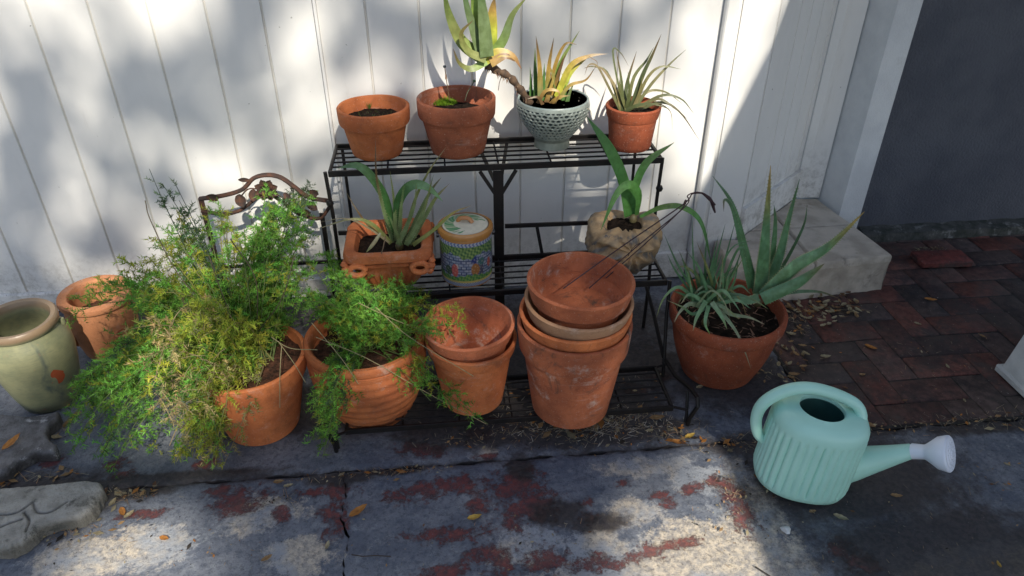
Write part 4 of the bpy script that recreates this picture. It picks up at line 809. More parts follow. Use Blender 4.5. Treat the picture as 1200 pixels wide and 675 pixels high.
# ---- asparagus fern generator (vectorised)
class Fern:
    def __init__(s): s.V = []; s.C = []; s.T = MB()
    def frond(s, O, E, lift, ptype, spread=1., dens=1., start=.15):
        O = np.array(O, float); E = np.array(E, float); L = np.linalg.norm(E-O); mid = (O+E)/2+np.array([rng.normal(0, .03), rng.normal(0, .02), lift])
        n = 24; t = np.linspace(0, 1, n+1)[:, None]; P = (1-t)**2*O+2*t*(1-t)*mid+t*t*E
        P[:, 2] = np.maximum(P[:, 2], .006)
        stemc = {'g': (.20, .26, .09), 'y': (.36, .33, .12), 's': (.34, .26, .14), 'd': (.06, .09, .06)}[ptype]
        s.T.tube([P[i] for i in range(0, n+1, 2)], [.0019*(1-.6*i/n) for i in range(0, n+1, 2)], 4, stemc, caps=False)
        nb = int(max(6, L*85*dens)); ts = np.sort(rng.uniform(start, 1., nb)); sign = 1
        for q in ts:
            i = min(int(q*n), n-1); p = P[i]+(P[i+1]-P[i])*(q*n-i); T = P[i+1]-P[i]; T /= np.linalg.norm(T)+1e-9
            d = rng.normal(0, 1, 3); d -= T*(d@T); d /= np.linalg.norm(d); d = d*.85+T*.55+np.array([0, 0, .1]); d /= np.linalg.norm(d)
            bl = rng.uniform(.022, .06)*spread*(1.1-.6*q); m_ = int(max(4, bl/.0050)); u = np.linspace(.1, 1, m_)[:, None]
            B = p+d*bl*u+np.array([0, 0, -1])*(bl*.25)*u*u; B[:, 2] = np.maximum(B[:, 2], .003)
            s.tri(p[None], B[-1][None], .0006, stemc)
            k = 4; B3 = np.repeat(B, k, 0); nd = rng.normal(0, 1, (len(B3), 3)); nd -= .5*(nd@d)[:, None]*d; nd /= np.linalg.norm(nd, axis=1)[:, None]; nd = nd*.85+d*.5
            ln = rng.uniform(.007, .0155, (len(B3), 1)); tip = B3+nd*ln; tip[:, 2] = np.maximum(tip[:, 2], .001)
            if ptype == 'g': c0 = np.array([.20, .44, .07])
            elif ptype == 'y': c0 = np.array([.40, .46, .06])
            elif ptype == 's': c0 = np.array([.50, .42, .20])
            else: c0 = np.array([.09, .16, .07])
            c0 = c0*rng.uniform(.45, 1.45)*np.array([rng.uniform(.8, 1.25), 1, 1])
            if ptype == 'g' and rng.random() < .12: c0 = np.array([.42, .44, .06])
            if ptype == 's' and rng.random() < .3: c0 = np.array([.26, .33, .07])
            s.tri(B3, tip, .00125, c0)
    def tri(s, a, b, wd, c):
        n = len(a); d = b-a; r = rng.normal(0, 1, (n, 3)); sd_ = np.cross(d, r); sd_ /= np.linalg.norm(sd_, axis=1)[:, None]+1e-9; sd_ *= wd
        s.V.append(np.stack([a-sd_, a+sd_, b], 1).reshape(-1, 3)); cc = np.array(c)*(rng.uniform(.8, 1.2, (n, 1))); s.C.append(np.repeat(cc, 3, 0))
    def build(s, name, parent):
        V = np.concatenate(s.V); Cc = np.concatenate(s.C); off = np.array(parent['_w'][:], float); n = len(V)
        TV = np.array(s.T.v, float); TC_ = np.array(s.T.c); F2 = np.array(s.T.f, int)+n
        allv = np.concatenate([V, TV])-off; me = bpy.data.meshes.new(name); nt_ = n//3
        me.vertices.add(len(allv)); me.vertices.foreach_set('co', allv.astype(np.float32).ravel())
        li = np.concatenate([np.arange(n), F2.ravel()]); me.loops.add(len(li)); me.loops.foreach_set('vertex_index', li.astype(np.int32))
        st_ = np.concatenate([np.arange(nt_)*3, n+np.arange(len(F2))*4]); tt = np.concatenate([np.full(nt_, 3), np.full(len(F2), 4)])
        me.polygons.add(len(st_)); me.polygons.foreach_set('loop_start', st_.astype(np.int32)); me.polygons.foreach_set('loop_total', tt.astype(np.int32)); me.update(calc_edges=True); me.validate()
        ca = me.color_attributes.new('Col', 'FLOAT_COLOR', 'POINT'); c4_ = np.ones((len(allv), 4), np.float32); c4_[:, :3] = np.concatenate([Cc, TC_]); ca.data.foreach_set('color', c4_.ravel())
        me.materials.append(M['fern']); o = bpy.data.objects.new(name, me); col.objects.link(o); o.parent = parent; return o
def ell(cx, cy, rx, ry):
    a = random.random()*2*PI; q = math.sqrt(random.random()); return cx+rx*q*math.cos(a), cy+ry*q*math.sin(a)
def cz(p, lo=.01): p = np.array(p); p[2] = max(p[2], lo); return p
F = Fern()
def orig(c, z, r=.07): a = random.random()*6.28; return np.array([c[0]+r*random.random()*math.cos(a), c[1]+r*random.random()*math.sin(a), z])
def many(F, n, e, y0, y1, c, z, lift, types, ground=False, **k):
    for _ in range(int(n*1.2)):
        px, py = ell(*e)
        if ground: E_ = G(px, py, random.uniform(.01, .10))
        else: E_ = cz(A(px, py, random.uniform(y0, y1)))
        E_[1] = min(E_[1], -.035)
        O_ = orig(c, z); L = np.linalg.norm(E_-O_)
        F.frond(O_, E_, lift*L+random.uniform(-.02, .05), random.choice(types), **k)
zf = .215
many(F, 28, (155, 500, 65, 62), 0, 0, cf_, zf, .55, 'gggg', True)
many(F, 16, (105, 500, 30, 40), 0, 0, cf_, zf, .50, 'gggd', True)
many(F, 24, (190, 400, 70, 60), -.85, -.60, cf_, zf, .35, 'gggys')
many(F, 20, (215, 440, 60, 75), -.95, -.75, cf_, zf, .40, 'ggyyss')
many(F, 22, (238, 528, 34, 30), 0, 0, cf_, zf, .45, 'yygys', True)
many(F, 30, (225, 315, 95, 60), -.60, -.28, cf_, zf, .22, 'ggggy', dens=.85)
many(F, 15, (325, 290, 62, 55), -.45, -.18, cf_, zf, .22, 'gggg', dens=.9)
many(F, 13, (340, 250, 45, 35), -.35, -.12, cf_, zf, .25, 'ggg', dens=.8)
many(F, 8, (235, 255, 40, 25), -.40, -.20, cf_, zf, .22, 'ggy', dens=.7)
many(F, 26, (250, 365, 90, 45), -.55, -.25, cf_, zf, .20, 'gggy')
many(F, 14, (330, 345, 40, 40), -.55, -.3, cf_, zf, .20, 'ggg')
many(F, 14, (150, 350, 45, 40), -.6, -.30, cf_, zf, .30, 'gggy', dens=.8)
many(F, 5, (365, 222, 22, 14), -.10, -.06, cf_, zf, .25, 'dgg', dens=.8)
for (x, y) in ((175, 198), (190, 215), (210, 235), (205, 215)): F.frond(orig(cf_, zf), A(x, y, -.33), .06, 'd', spread=.8, dens=.7)
for (x, y) in ((75, 375), (90, 350)): F.frond(orig(cf_, zf), A(x, y, -.55), .2, 'g', dens=.7, start=.4)
for (x, y, yy) in ((280, 325, -.5), (255, 360, -.6), (230, 350, -.6), (300, 400, -.7), (330, 380, -.7)): F.frond(orig(cf_, zf), A(x, y, yy), .04, 'y', dens=.9)
many(F, 14, (248, 425, 34, 30), -.86, -.76, cf_, zf, .40, 'ggyy')
many(F, 8, (240, 480, 26, 35), -.90, -.80, cf_, zf, .45, 'gyys')
F.build('fern_foliage', fp)
m = MB()
for P in ([(290, 400), (255, 355), (215, 360), (190, 400)], [(280, 395), (255, 330), (245, 300)], [(300, 400), (300, 330), (270, 280)], [(270, 400), (225, 430), (215, 480), (205, 540)], [(275, 400), (240, 420), (240, 480), (245, 530)], [(300, 392), (330, 350), (345, 300)], [(280, 390), (215, 330), (178, 262), (170, 235)]):
    y1 = random.uniform(-.8, -.5); P3 = [cz(A(x, y, -.64+(y1+.64)*i/3)) for i, (x, y) in enumerate(P)]; m.tube(bez(P3, 16), .0013, 5, (.36, .28, .15) if P[1][1] > 350 else (.10, .08, .05))
for i in range(150):      # tangle of dry bits hanging at the pot's left
    px, py = ell(215, 440, 38, 55); p = cz(A(px, py, random.uniform(-.95, -.75))); d = np.array([random.uniform(-1, 1), random.uniform(-.5, .5), random.uniform(-1, .6)])*random.uniform(.015, .05); m.tube([p, cz(p+d*.5+(0, 0, .004)), cz(p+d)], .0006, 3, (.38, .30, .15) if i % 3 else (.42, .28, .18), caps=False)
m.build('dry_stem_tangle', M['stem'], fp)['kind'] = 'stuff'
F = Fern(); zr = .235
many(F, 40, (420, 350, 85, 30), -.66, -.42, cr, zr, .30, 'gggg')
many(F, 16, (440, 375, 50, 22), -.72, -.58, cr, zr, .25, 'gggg')
many(F, 13, (376, 502, 16, 42), -.86, -.78, cr, zr, .35, 'ggg', start=.3)
many(F, 3, (385, 470, 12, 24), -.86, -.80, cr, zr, .35, 'ggd', start=.3)
many(F, 5, (492, 425, 20, 40), -.80, -.70, cr, zr, .30, 'gggy', start=.35)
many(F, 7, (490, 345, 30, 18), -.55, -.42, cr, zr, .25, 'ggg')
many(F, 5, (385, 305, 40, 25), -.42, -.30, cr, zr, .25, 'gg', dens=.8)
for (x, y, yy, tp) in ((572, 497, -.84, 'g'), (556, 489, -.83, 'g'), (530, 477, -.82, 'g'), (543, 365, -.68, 'y'), (525, 372, -.70, 'y'), (515, 392, -.74, 'g'), (548, 380, -.69, 'g'), (505, 470, -.81, 'g'), (505, 350, -.6, 'g')): F.frond(orig(cr, zr), A(x, y, yy), .07, tp, dens=.8, start=.35)
F.build('fern_foliage', rp)
m = MB()
for P, y1 in (([(440, 360), (480, 395), (555, 441)], -.80), ([(370, 395), (430, 420), (500, 460), (570, 497)], -.82), ([(365, 378), (400, 420), (420, 450)], -.80), ([(330, 405), (328, 440), (328, 478)], -.84), ([(326, 400), (344, 425), (358, 448)], -.84), ([(318, 395), (340, 408), (372, 410)], -.80), ([(420, 355), (470, 378), (500, 388)], -.7)):
    n_ = len(P); P3 = [A(x, y, -.72+(y1+.72)*i/(n_-1)) for i, (x, y) in enumerate(P)]; m.tube(bez(P3, 12), .0010, 5, (.30, .26, .13))
m.build('bare_stem', M['stem'], rp)

# ------------------------------------------------------------------ iron trellis with flower
tr = thing('iron_trellis', 'rusty arched iron frame with flower and leaf ornaments behind the fern', 'trellis', (-.54, -.13, 0))
YT = -.13
m = MB(); m.tube(bez([A(x, y, YT) for x, y in ((234, 233), (262, 229), (284, 222), (297, 209), (313, 205), (329, 208), (345, 219), (362, 231), (389, 236))], 40), .0095, 8, flat=.7); m.build('top_arch', M['rust'], tr)
m = MB(); m.tube(bez([A(x, y, YT) for x, y in ((236, 247), (262, 251), (282, 246), (298, 234), (313, 226), (330, 236), (350, 250), (374, 256), (388, 240))], 40), .008, 8, flat=.7); m.build('lower_arch', M['rust'], tr)
for x, ym in ((235, 232), (377, 250)):
    p = A(x, ym, YT); m = MB(); m.bar((p[0], YT, p[2]), (p[0], YT, 0), .013, .010, (0, 1, 0)); m.build('post', M['rust'] if x < 300 else M['iron'], tr)
pa, pb = A(235, 262, YT), A(377, 250, YT); m = MB(); m.bar((pa[0]+.007, YT, .21), (pb[0]-.007, YT, .21), .010, .008, (0, 1, 0)); m.bar((pb[0]+.007, YT, .21), (pb[0]+.06, YT, .21), .010, .008, (0, 1, 0)); m.build('cross_bar', M['iron'], tr)
def petal(m, c, ang, L, w, cup=.3, col_=(1, 1, 1), tilt=.3):
    c = np.array(c); d = np.array([math.cos(ang), -tilt, math.sin(ang)]); s_ = np.array([-math.sin(ang), 0, math.cos(ang)]); nn_ = np.array([0, -1, 0]); vs = []; n = 7
    for i in range(n):
        t = i/(n-1); k = math.sin(PI*min(1, t*.85+.12))**.8*(1 if t < 1 else .1)
        for u in (-1, -.5, 0, .5, 1): vs.append(c+d*L*t+s_*u*w*k*.5+nn_*(cup*w*(u*u)*.5-.0))
    m.add(vs, [(i*5+j, i*5+j+1, i*5+j+6, i*5+j+5) for i in range(n-1) for j in range(4)], col_, True); m.add([v+np.array([0, .0018, 0]) for v in vs], [(i*5+j+5, i*5+j+6, i*5+j+1, i*5+j) for i in range(n-1) for j in range(4)], col_, True)
fc = A(313, 221, YT-.012); m = MB()
for k in range(8): petal(m, fc, k*PI/4+.3, .036, .026)
for k in range(6): petal(m, fc+(0, -.006, 0), k*PI/3+.1, .022, .018, tilt=.8)
m.lathe([(0, -.008), (.008, -.004), (.008, .004), (0, .008)], 10, fc+(0, -.010, 0)); m.build('flower', M['rust'], tr)
for (x, y, L, wd, an) in ((279, 231, .038, .034, -1.2), (297, 225, .034, .028, -1.7), (256, 236, .034, .026, 2.6), (292, 214, .03, .014, 2.9), (360, 240, .036, .028, -.6), (352, 252, .034, .026, .1), (372, 232, .03, .024, 2.2), (333, 229, .03, .02, -.9)):
    m = MB(); petal(m, A(x, y-3, YT-.010), an, L, wd, .35); m.build('leaf_ornament', M['rust'], tr)
m = MB(); m.tube(bez([A(277, 238, YT-.008), A(290, 222, YT-.01), A(305, 222, YT-.01)], 8), .0022, 6); m.tube(bez([A(348, 250, YT-.008), A(340, 238, YT-.01), A(325, 228, YT-.01)], 8), .0022, 6); m.build('tendril', M['rust'], tr)

# ------------------------------------------------------------------ left jars
cgj = np.array([-1.165, -.47, 0]); gj = thing('glazed_jar', 'tall olive green glazed jar with rust red mark at the left edge', 'jar', cgj)
pr = [(0, .0), (.070, 0), (.076, .005), (.090, .05), (.103, .11), (.110, .155), (.110, .185), (.102, .212), (.092, .226), (.090, .232), (.098, .238), (.100, .246), (.100, .254), (.095, .259), (.083, .257), (.079, .250), (.076, .235), (.085, .215), (.095, .17), (.09, .15), (0, .145)]
pr = [(q*.97, z*1.12) for q, z in pr]; m = MB(); m.lathe(pr, 80, cgj, fn=lambda q, z, a, i: (q*(1+.008*math.sin(2*a+z*10)), z)); m.build('body', M['jar'], gj)
m = MB(); vs = []; n1, n2 = 12, 8
for i in range(n1+1):
    for j in range(n2+1):
        t = i/n1; u = j/n2-.5; wd = .030*math.sin(PI*min(1, t*.9+.1))**.7*(1.2 if t > .5 else .8); z = .105+.055*t; r = float(np.interp(z, [.056, .123, .174, .207], [.0873, .0999, .1067, .1067]))+.0015
        a = rad(-38)+(u*wd+.006*math.sin(t*5))/r; vs.append((cgj[0]+r*math.cos(a), cgj[1]+r*math.sin(a), z))
m.add(vs, [(i*(n2+1)+j, i*(n2+1)+j+1, (i+1)*(n2+1)+j+1, (i+1)*(n2+1)+j) for i in range(n1) for j in range(n2)], (.45, .10, .04), True); m.build('painted_mark', M['painted'], gj)
m = MB(); m.lathe([(0, .012), (.006, .010), (.008, 0), (.006, -.010), (0, -.012)], 10, cgj+(.097*math.cos(.35), .097*math.sin(.35), .248)); m.build('lug', M['jar'], gj)
gj.rotation_euler = (rad(2), rad(1), 0)
csj = np.array([-1.078, -.235, 0]); sj = thing('strawberry_pot', 'sunlit terracotta strawberry pot with thick rim and side pocket beside the glazed jar', 'flower pot', csj)
pr = [(0, 0), (.070, 0), (.078, .006), (.088, .05), (.095, .10), (.097, .15), (.095, .178), (.096, .186), (.104, .190), (.106, .197), (.104, .206), (.098, .209), (.078, .207), (.074, .200), (.078, .18), (.082, .12), (0, .11)]
m = MB(); m.lathe(pr, 72, csj); m.build('body', M['tc_peach'], sj); soil_mesh(csj, .130, .080, .01, 6).build('soil', M['soil_red'], sj)
for an, z in ((rad(-40), .105), (rad(-150), .09), (rad(60), .10)):
    m = MB(); d = np.array([math.cos(an), math.sin(an), 0]); s_ = np.array([-math.sin(an), math.cos(an), 0]); c_ = csj+d*.086+(0, 0, z); n = 14; vs = []
    for (q, zz, ex) in ((.012, -.045, .0), (.026, -.02, .012), (.032, .006, .030), (.026, .008, .030), (.018, -.012, .014)):
        for k in range(n):
            a = 2*PI*k/n; vs.append(c_+s_*q*math.cos(a)+d*(ex+q*.7*math.sin(a))+np.array([0, 0, zz]))
    m.add(vs, [(i*n+k, i*n+(k+1) % n, (i+1)*n+(k+1) % n, (i+1)*n+k) for i in range(4) for k in range(n)]+[tuple(range(n-1, -1, -1)), tuple(4*n+k for k in range(n))], (1, 1, 1), True); m.build('side_pocket', M['tc_peach'], sj)
sj.rotation_euler = (rad(1), rad(2), 0)

# ------------------------------------------------------------------ garden stones
def stone(name, label, outline, h, mat, grooves=(), tilt=(0, 0)):
    ol = []
    for k_ in range(len(outline)):
        a_, b_ = np.array(outline[k_], float), np.array(outline[(k_+1) % len(outline)], float); ol += [a_+(b_-a_)*q/12 for q in range(12)]
    pts = np.array([G(x, y, h)[:2] for x, y in ol]); c = pts.mean(0); t = thing(name, label, 'stepping stone', (c[0], c[1], 0))
    ang = np.arctan2(pts[:, 1]-c[1], pts[:, 0]-c[0]); o_ = np.argsort(ang); ang = ang[o_]; rr2 = np.hypot(*(pts[o_]-c).T)
    n, nr = 420, 60; A2 = np.linspace(-PI, PI, n, endpoint=False); R2 = np.interp(A2, np.r_[ang-2*PI, ang, ang+2*PI], np.r_[rr2, rr2, rr2])
    k = np.exp(-np.linspace(-2, 2, 7)**2*1.5); k /= k.sum(); R2 = np.convolve(np.r_[R2[-3:], R2, R2[:3]], k, 'valid')
    R2 = R2*(1+.006*np.sin(A2*23)+.004*np.sin(A2*51+1))
    gl = []
    for g_ in grooves: gl += [q[:2] for q in bez([G(x, y, h) for x, y in g_], 30)]
    gl = np.array(gl) if gl else None
    vs = [(c[0], c[1], h)]; sc_ = [(1, 1, 1)]
    for i in range(1, nr+1):
        f = i/nr
        for j in range(n):
            x = c[0]+R2[j]*f*math.cos(A2[j]); y = c[1]+R2[j]*f*math.sin(A2[j]); e = R2[j]*(1-f)
            z = h-.007*math.exp(-e/.0035)+.0007*noisef(x*2, y*2, 0, 1)
            if gl is not None: d = np.min(np.hypot(gl[:, 0]-x, gl[:, 1]-y)); z -= .005*math.exp(-(d/.003)**2)
            vs.append((x, y, z)); dk = 1-.6*(math.exp(-(d/.003)**2) if gl is not None else 0); sc_.append((dk, dk, dk))
    for fz, ff in ((.55, 1.012), (0, 1.0)):
        for j in range(n): w_ = 1+.008*math.sin(A2[j]*37+fz*5); vs.append((c[0]+R2[j]*ff*w_*math.cos(A2[j]), c[1]+R2[j]*ff*w_*math.sin(A2[j]), h*fz)); sc_.append((.6, .58, .54))
    fs = [(0, 1+j, 1+(j+1) % n) for j in range(n)]+[(1+i*n+j, 1+(i+1)*n+j, 1+(i+1)*n+(j+1) % n, 1+i*n+(j+1) % n) for i in range(nr+1) for j in range(n)]
    m = MB(); m.add(vs, fs, sc_, True); m.build('carved_slab', mat, t); return t
stone('garden_stone', 'pale grey scalloped stepping stone with carved curves in the lower left corner', [(-150, 600), (-80, 575), (0, 571), (60, 566), (100, 562), (117, 564), (119, 570), (113, 584), (104, 596), (92, 603), (80, 605), (62, 608), (45, 614), (35, 624), (24, 633), (8, 640), (-20, 640), (-60, 632), (-110, 640), (-160, 630)], .045, M['stone'],
      grooves=[[(-20, 598), (0, 603), (20, 600), (38, 588)], [(38, 588), (44, 600), (60, 599), (78, 588)], [(30, 622), (34, 610), (28, 600)], [(-15, 625), (5, 615), (25, 608)]])
stone('garden_stone', 'dark glittery notched stone with a dead leaf on it, under the glazed jar', [(-70, 500), (-10, 484), (30, 487), (55, 484), (68, 481), (67, 488), (56, 497), (52, 505), (57, 515), (66, 521), (62, 528), (40, 528), (20, 538), (8, 549), (-10, 556), (-60, 540)], .040, M['stone_dark'])

# ------------------------------------------------------------------ watering can
uang = rad(-17); U = np.array([math.cos(uang), math.sin(uang), 0]); W_ = np.array([-math.sin(uang), math.cos(uang), 0]); cc_ = np.array([.858, -1.000, .001]); wc = thing('watering_can', 'mint green ribbed plastic watering can with a pale lilac rose', 'watering can', cc_)
ZK = 1.08
def cp(u, w_, z): return cc_+U*u+W_*w_+np.array([0, 0, z])
n = 352; prf = [(.30, .30, 0, 0), (.90, .90, .0, 0), (.965, .965, .006, 0), (1., 1., .018, .0), (1., 1., .026, 1)]+[(1.0-.025*k/10, 1.0-.02*k/10, .026+.140*k/10, 1) for k in range(1, 11)]+[(.975, .98, .172, 0), (.98, .985, .178, 0), (.965, .97, .190, 0), (.92, .92, .200, 0), (.85, .84, .207, 0), (.75, .72, .211, 0), (.62, .58, .213, 0)]
aL, bL = .113, .094; vs = []
for fa, fb, z, rb_ in prf:
    for k in range(n):
        a = 2*PI*k/n; e = 2.4; c_, s_ = math.cos(a), math.sin(a); q = (abs(c_)**e+abs(s_)**e)**(-1/e); rbm = 1+rb_*.075*(abs(math.sin(a*18))**.5-.78); vs.append(cp(q*c_*aL*fa*rbm, q*s_*bL*fb*rbm, z*ZK))
for rh, z in ((.054, .2135), (.050, .214), (.047, .212), (.0465, .204)):
    for k in range(n): a = 2*PI*k/n; vs.append(cp(-.004+rh*1.12*math.cos(a), rh*math.sin(a), z*ZK))
Lr = len(prf)+4; m = MB(); m.add(vs, [(i*n+k, i*n+(k+1) % n, (i+1)*n+(k+1) % n, (i+1)*n+k) for i in range(Lr-1) for k in range(n)]+[tuple(range(n-1, -1, -1))], (1, 1, 1), True); body = m.build('body', M['mint'], wc)
m = MB(); vs = []; n = 96
for (ra, rb2, z) in ((.0515, .046, .219), (.09, .072, .212), (.102, .083, .16), (.100, .082, .03), (.05, .05, .02)):
    for k in range(n): a = 2*PI*k/n; f = 1+.012*math.sin(a*22) if z < .19 else 1; vs.append(cp((-.004 if z > .2 else 0)+ra*f*math.cos(a), rb2*f*math.sin(a), z))
m.add(vs, [(i*n+(k+1) % n, i*n+k, (i+1)*n+k, (i+1)*n+(k+1) % n) for i in range(4) for k in range(n)]+[tuple(4*n+k for k in range(n))], (1, 1, 1), True); m.build('inside_wall', M['mint_in_shade'], wc)
m = MB(); hp = bez([cp(.086, .0, .208), cp(.084, .006, .232), cp(.060, .014, .252), (cp(.0, .018, .266)), cp(-.055, .014, .268), cp(-.102, .006, .252), cp(-.136, .0, .216), cp(-.143, .0, .170), cp(-.128, .0, .120), cp(-.100, .0, .095)], 48)
m.tube(hp, [.0115+.0040*math.sin(PI*i/48)+(.006*(1-i/5) if i < 5 else 0) for i in range(49)], 16, flat=1.0); m.build('handle', M['mint'], wc)
m = MB(); sp_ = [cp(.080, 0, .062), cp(.108, 0, .077), cp(.15, 0, .104), (cp(.195, 0, .132)), cp(.226, 0, .152)]; m.tube(sp_, [.047, .042, .033, .0235, .0175], 28); m.build('spout', M['mint'], wc)
dv = cp(.226, 0, .152)-cp(.15, 0, .104); dv /= np.linalg.norm(dv); e0_ = cp(.223, 0, .1502); dv2 = dv*.80+np.array([.0, -.50, .12]); dv2 = dv2/np.linalg.norm(dv2)
m = MB(); m.tube([e0_, e0_+dv2*.004, e0_+dv2*.030, e0_+dv2*.034, e0_+dv2*.044, e0_+dv2*.060, e0_+dv2*.078, e0_+dv2*.082], [.0155, .0188, .0175, .0190, .026, .038, .0425, .0425], 32); rs_ = m.build('rose', M['rose'], wc)
fcn = e0_+dv2*.0815; s1 = np.cross(dv2, (0, 0, 1.)); s1 /= np.linalg.norm(s1); s2 = np.cross(s1, dv2); m = MB(); vs = []; nf = 48; prr = [(.0415, 0), (.040, .003), (.034, .0045), (.032, .0035), (.030, .0055), (.024, .006), (.022, .005), (.020, .0068), (.013, .0072), (.011, .0062), (.009, .0078), (.003, .008)]
for r_, h_ in prr:
    for k in range(nf): a = 2*PI*k/nf; vs.append(fcn+dv2*h_+(s1*math.cos(a)+s2*math.sin(a))*r_)
m.add(vs, [(i*nf+k, i*nf+(k+1) % nf, (i+1)*nf+(k+1) % nf, (i+1)*nf+k) for i in range(len(prr)-1) for k in range(nf)]+[tuple((len(prr)-1)*nf+k for k in range(nf))], (1, 1, 1), True); m.build('rose_face', M['rose'], rs_) if 0 else m.build('rose_face', M['rose'], wc)
m = MB()
for r_, n_ in ((.0365, 22), (.0275, 16), (.017, 10), (.006, 5)):
    for k in range(n_):
        a = 2*PI*(k+.5)/n_; p_ = fcn+dv2*(.0088)+(s1*math.cos(a)+s2*math.sin(a))*r_; q_ = [p_+(s1*math.cos(t_)+s2*math.sin(t_))*.0009 for t_ in np.linspace(0, 2*PI, 7)[:-1]]; m.add(q_, [tuple(range(6))], (.05, .05, .06), False)
m.build('spray_holes', M['stem'], wc)['kind'] = 'stuff'

wc.rotation_euler = (rad(-1), rad(4.6), 0); wc.location.z += .0088; wc.location.x -= .006

# ------------------------------------------------------------------ fallen leaves
def dead_leaf(p, ang, L, c, curl=.3, name='fallen_leaf', tilt=None):
    m = MB(); n = 10; nw = 4; vs = []; cs = []; ca, sa = math.cos(ang), math.sin(ang); tz = random.uniform(-.15, .25) if tilt is None else tilt
    for i in range(n+1):
        t = i/n; w_ = L*.20*math.sin(PI*(t**.85))**.8+.0004; x = (t-.5)*L; zc = curl*L*.25*(2*t-1)**2
        for j in range(-nw, nw+1):
            u = j/nw; y = u*w_; z = zc+curl*w_*.9*u*u+tz*x+.0008*math.sin(i*2+j); vs.append((p[0]+x*ca-y*sa, p[1]+x*sa+y*ca, p[2]+max(0, z+abs(tz)*L*.5)+.0012)); f = 1-.25*(abs(u) < .1)+random.uniform(-.08, .08); cs.append(tuple(q*f for q in c))
    W2 = 2*nw+1; m.add(vs, [(i*W2+j, i*W2+j+1, (i+1)*W2+j+1, (i+1)*W2+j) for i in range(n) for j in range(W2-1)], cs, True); return m
LO = (.50, .21, .045); LT = (.38, .24, .11); LP = (.42, .36, .22); LB = (.20, .10, .05); LY = (.55, .36, .07)
named = [(420, 601, LO, .05, 30, 'curled orange brown leaf lying on the concrete beside the crack'), (556, 608, LY, .036, 5, 'small yellow leaf lying on bare blue concrete near the middle bottom'), (193, 632, LO, .03, -30, 'little orange leaf lying on the sunlit concrete in the lower left'),
         (327, 566, LT, .03, -10, 'tan leaf on the slab edge below the dangling fern'), (338, 570, LP, .024, 20, 'pale curved leaf on the slab edge, right of a tan one'), (384, 640, LP, .022, 80, 'pale greenish leaf lying just left of the crack near the bottom'), (313, 655, LT, .028, 40, 'slim tan leaf on the concrete left of the crack'),
         (144, 601, LO, .034, -60, 'bright orange leaf beside the pale carved stone'), (152, 604, LP, .030, 60, 'pale grey leaf touching an orange one beside the carved stone'), (133, 590, LP, .030, 80, 'buff leaf leaning at the tip of the carved stone'), (122, 580, LB, .034, 70, 'brown leaf tucked against the tip of the carved stone'), (15, 521, LO, .055, 60, 'golden brown leaf resting on the dark notched stone'),
         (808, 512, LY, .035, 20, 'bright yellow orange leaf on the slab below the stand foot'), (795, 519, LO, .040, -10, 'orange leaf just left of the bright yellow one below the stand foot'), (770, 490, LT, .045, 0, 'broad tan leaf in front of the bottom shelf'), (952, 600, LT, .020, 10, 'small brown leaf at the foot of the watering can'),
         (1050, 582, LT, .028, -20, 'small tan leaf on the concrete under the watering can spout'), (985, 607, LP, .035, -35, 'pale crumpled leaf on the concrete right of the can'), (1090, 352, LO, .040, -30, 'orange leaf on the bricks right of the doorstep'), (1020, 408, LO, .040, -50, 'orange leaf on dark bricks above the watering can'), (967, 419, LP, .038, 5, 'pale leaf on the bricks right of the aloe pot'),
         (1170, 662, LY, .018, 80, 'tiny yellow leaf near the bottom right corner'), (930, 440, LT, .035, -20, 'tan leaf at the slab edge right of the aloe pot'), (820, 454, LP, .028, 20, 'pale yellow leaf fallen against the foot of the aloe pot'), (640, 452, LP, .035, 30, 'pale leaf lying under the bottom shelf between the stacks'), (606, 466, LT, .03, 0, 'tan leaf under the shelf left of the four pot stack'), (1108, 543, LT, .016, 0, 'tiny brown leaf below the lilac rose')]
for x, y, c, L, an, lab in named:
    zz = .041 if (x, y) == (15, 521) else .0; p = G(x, y, zz); m = dead_leaf(p, rad(an), L, c, random.uniform(.2, .6))
    o = m.build('fallen_leaf', M['litterleaf']); tag(o, lab, 'leaf', 'single fallen leaves')
for i in range(9):      # small leaf curls over the brick paving
    x, y = [(1075, 380), (1010, 440), (1110, 430), (1150, 395), (1060, 470), (990, 455), (1130, 470), (960, 470), (1180, 545)][i]; m = dead_leaf(G(x, y, .001), random.random()*6, random.uniform(.016, .026), random.choice((LT, LP, LB)), .5)
    tag(m.build('fallen_leaf', M['litterleaf']), 'small dull brown leaf curl scattered over the dark ground on the right', 'leaf', 'small leaf curls on the right')
# wood stick, pebble
m = MB(); m.tube([G(412, 650, .004), G(425, 652, .004), G(440, 651, .004), G(458, 652, .003)], .0012, 6, (.06, .04, .03)); tag(m.build('twig', M['stem']), 'thin dark straight twig lying across the crack near the bottom', 'twig')
m = MB(); m.tube([G(885, 664, .004), G(902, 675, .004), G(912, 684, .003)], .0016, 6, (.05, .04, .03)); tag(m.build('twig', M['stem']), 'short dark twig in the bright sun patch at the bottom', 'twig')
pp = G(921, 621, .004); m = MB(); m.lathe([(0, -.003), (.009, -.002), (.012, .001), (.008, .005), (0, .006)], 10, pp, fn=lambda r, z, a, i: (r*(1+.2*math.sin(3*a)), z), cf=lambda *a: (.7, .7, .68)); tag(m.build('pebble', M['stem']), 'small white pebble on the shaded concrete below the watering can', 'pebble')
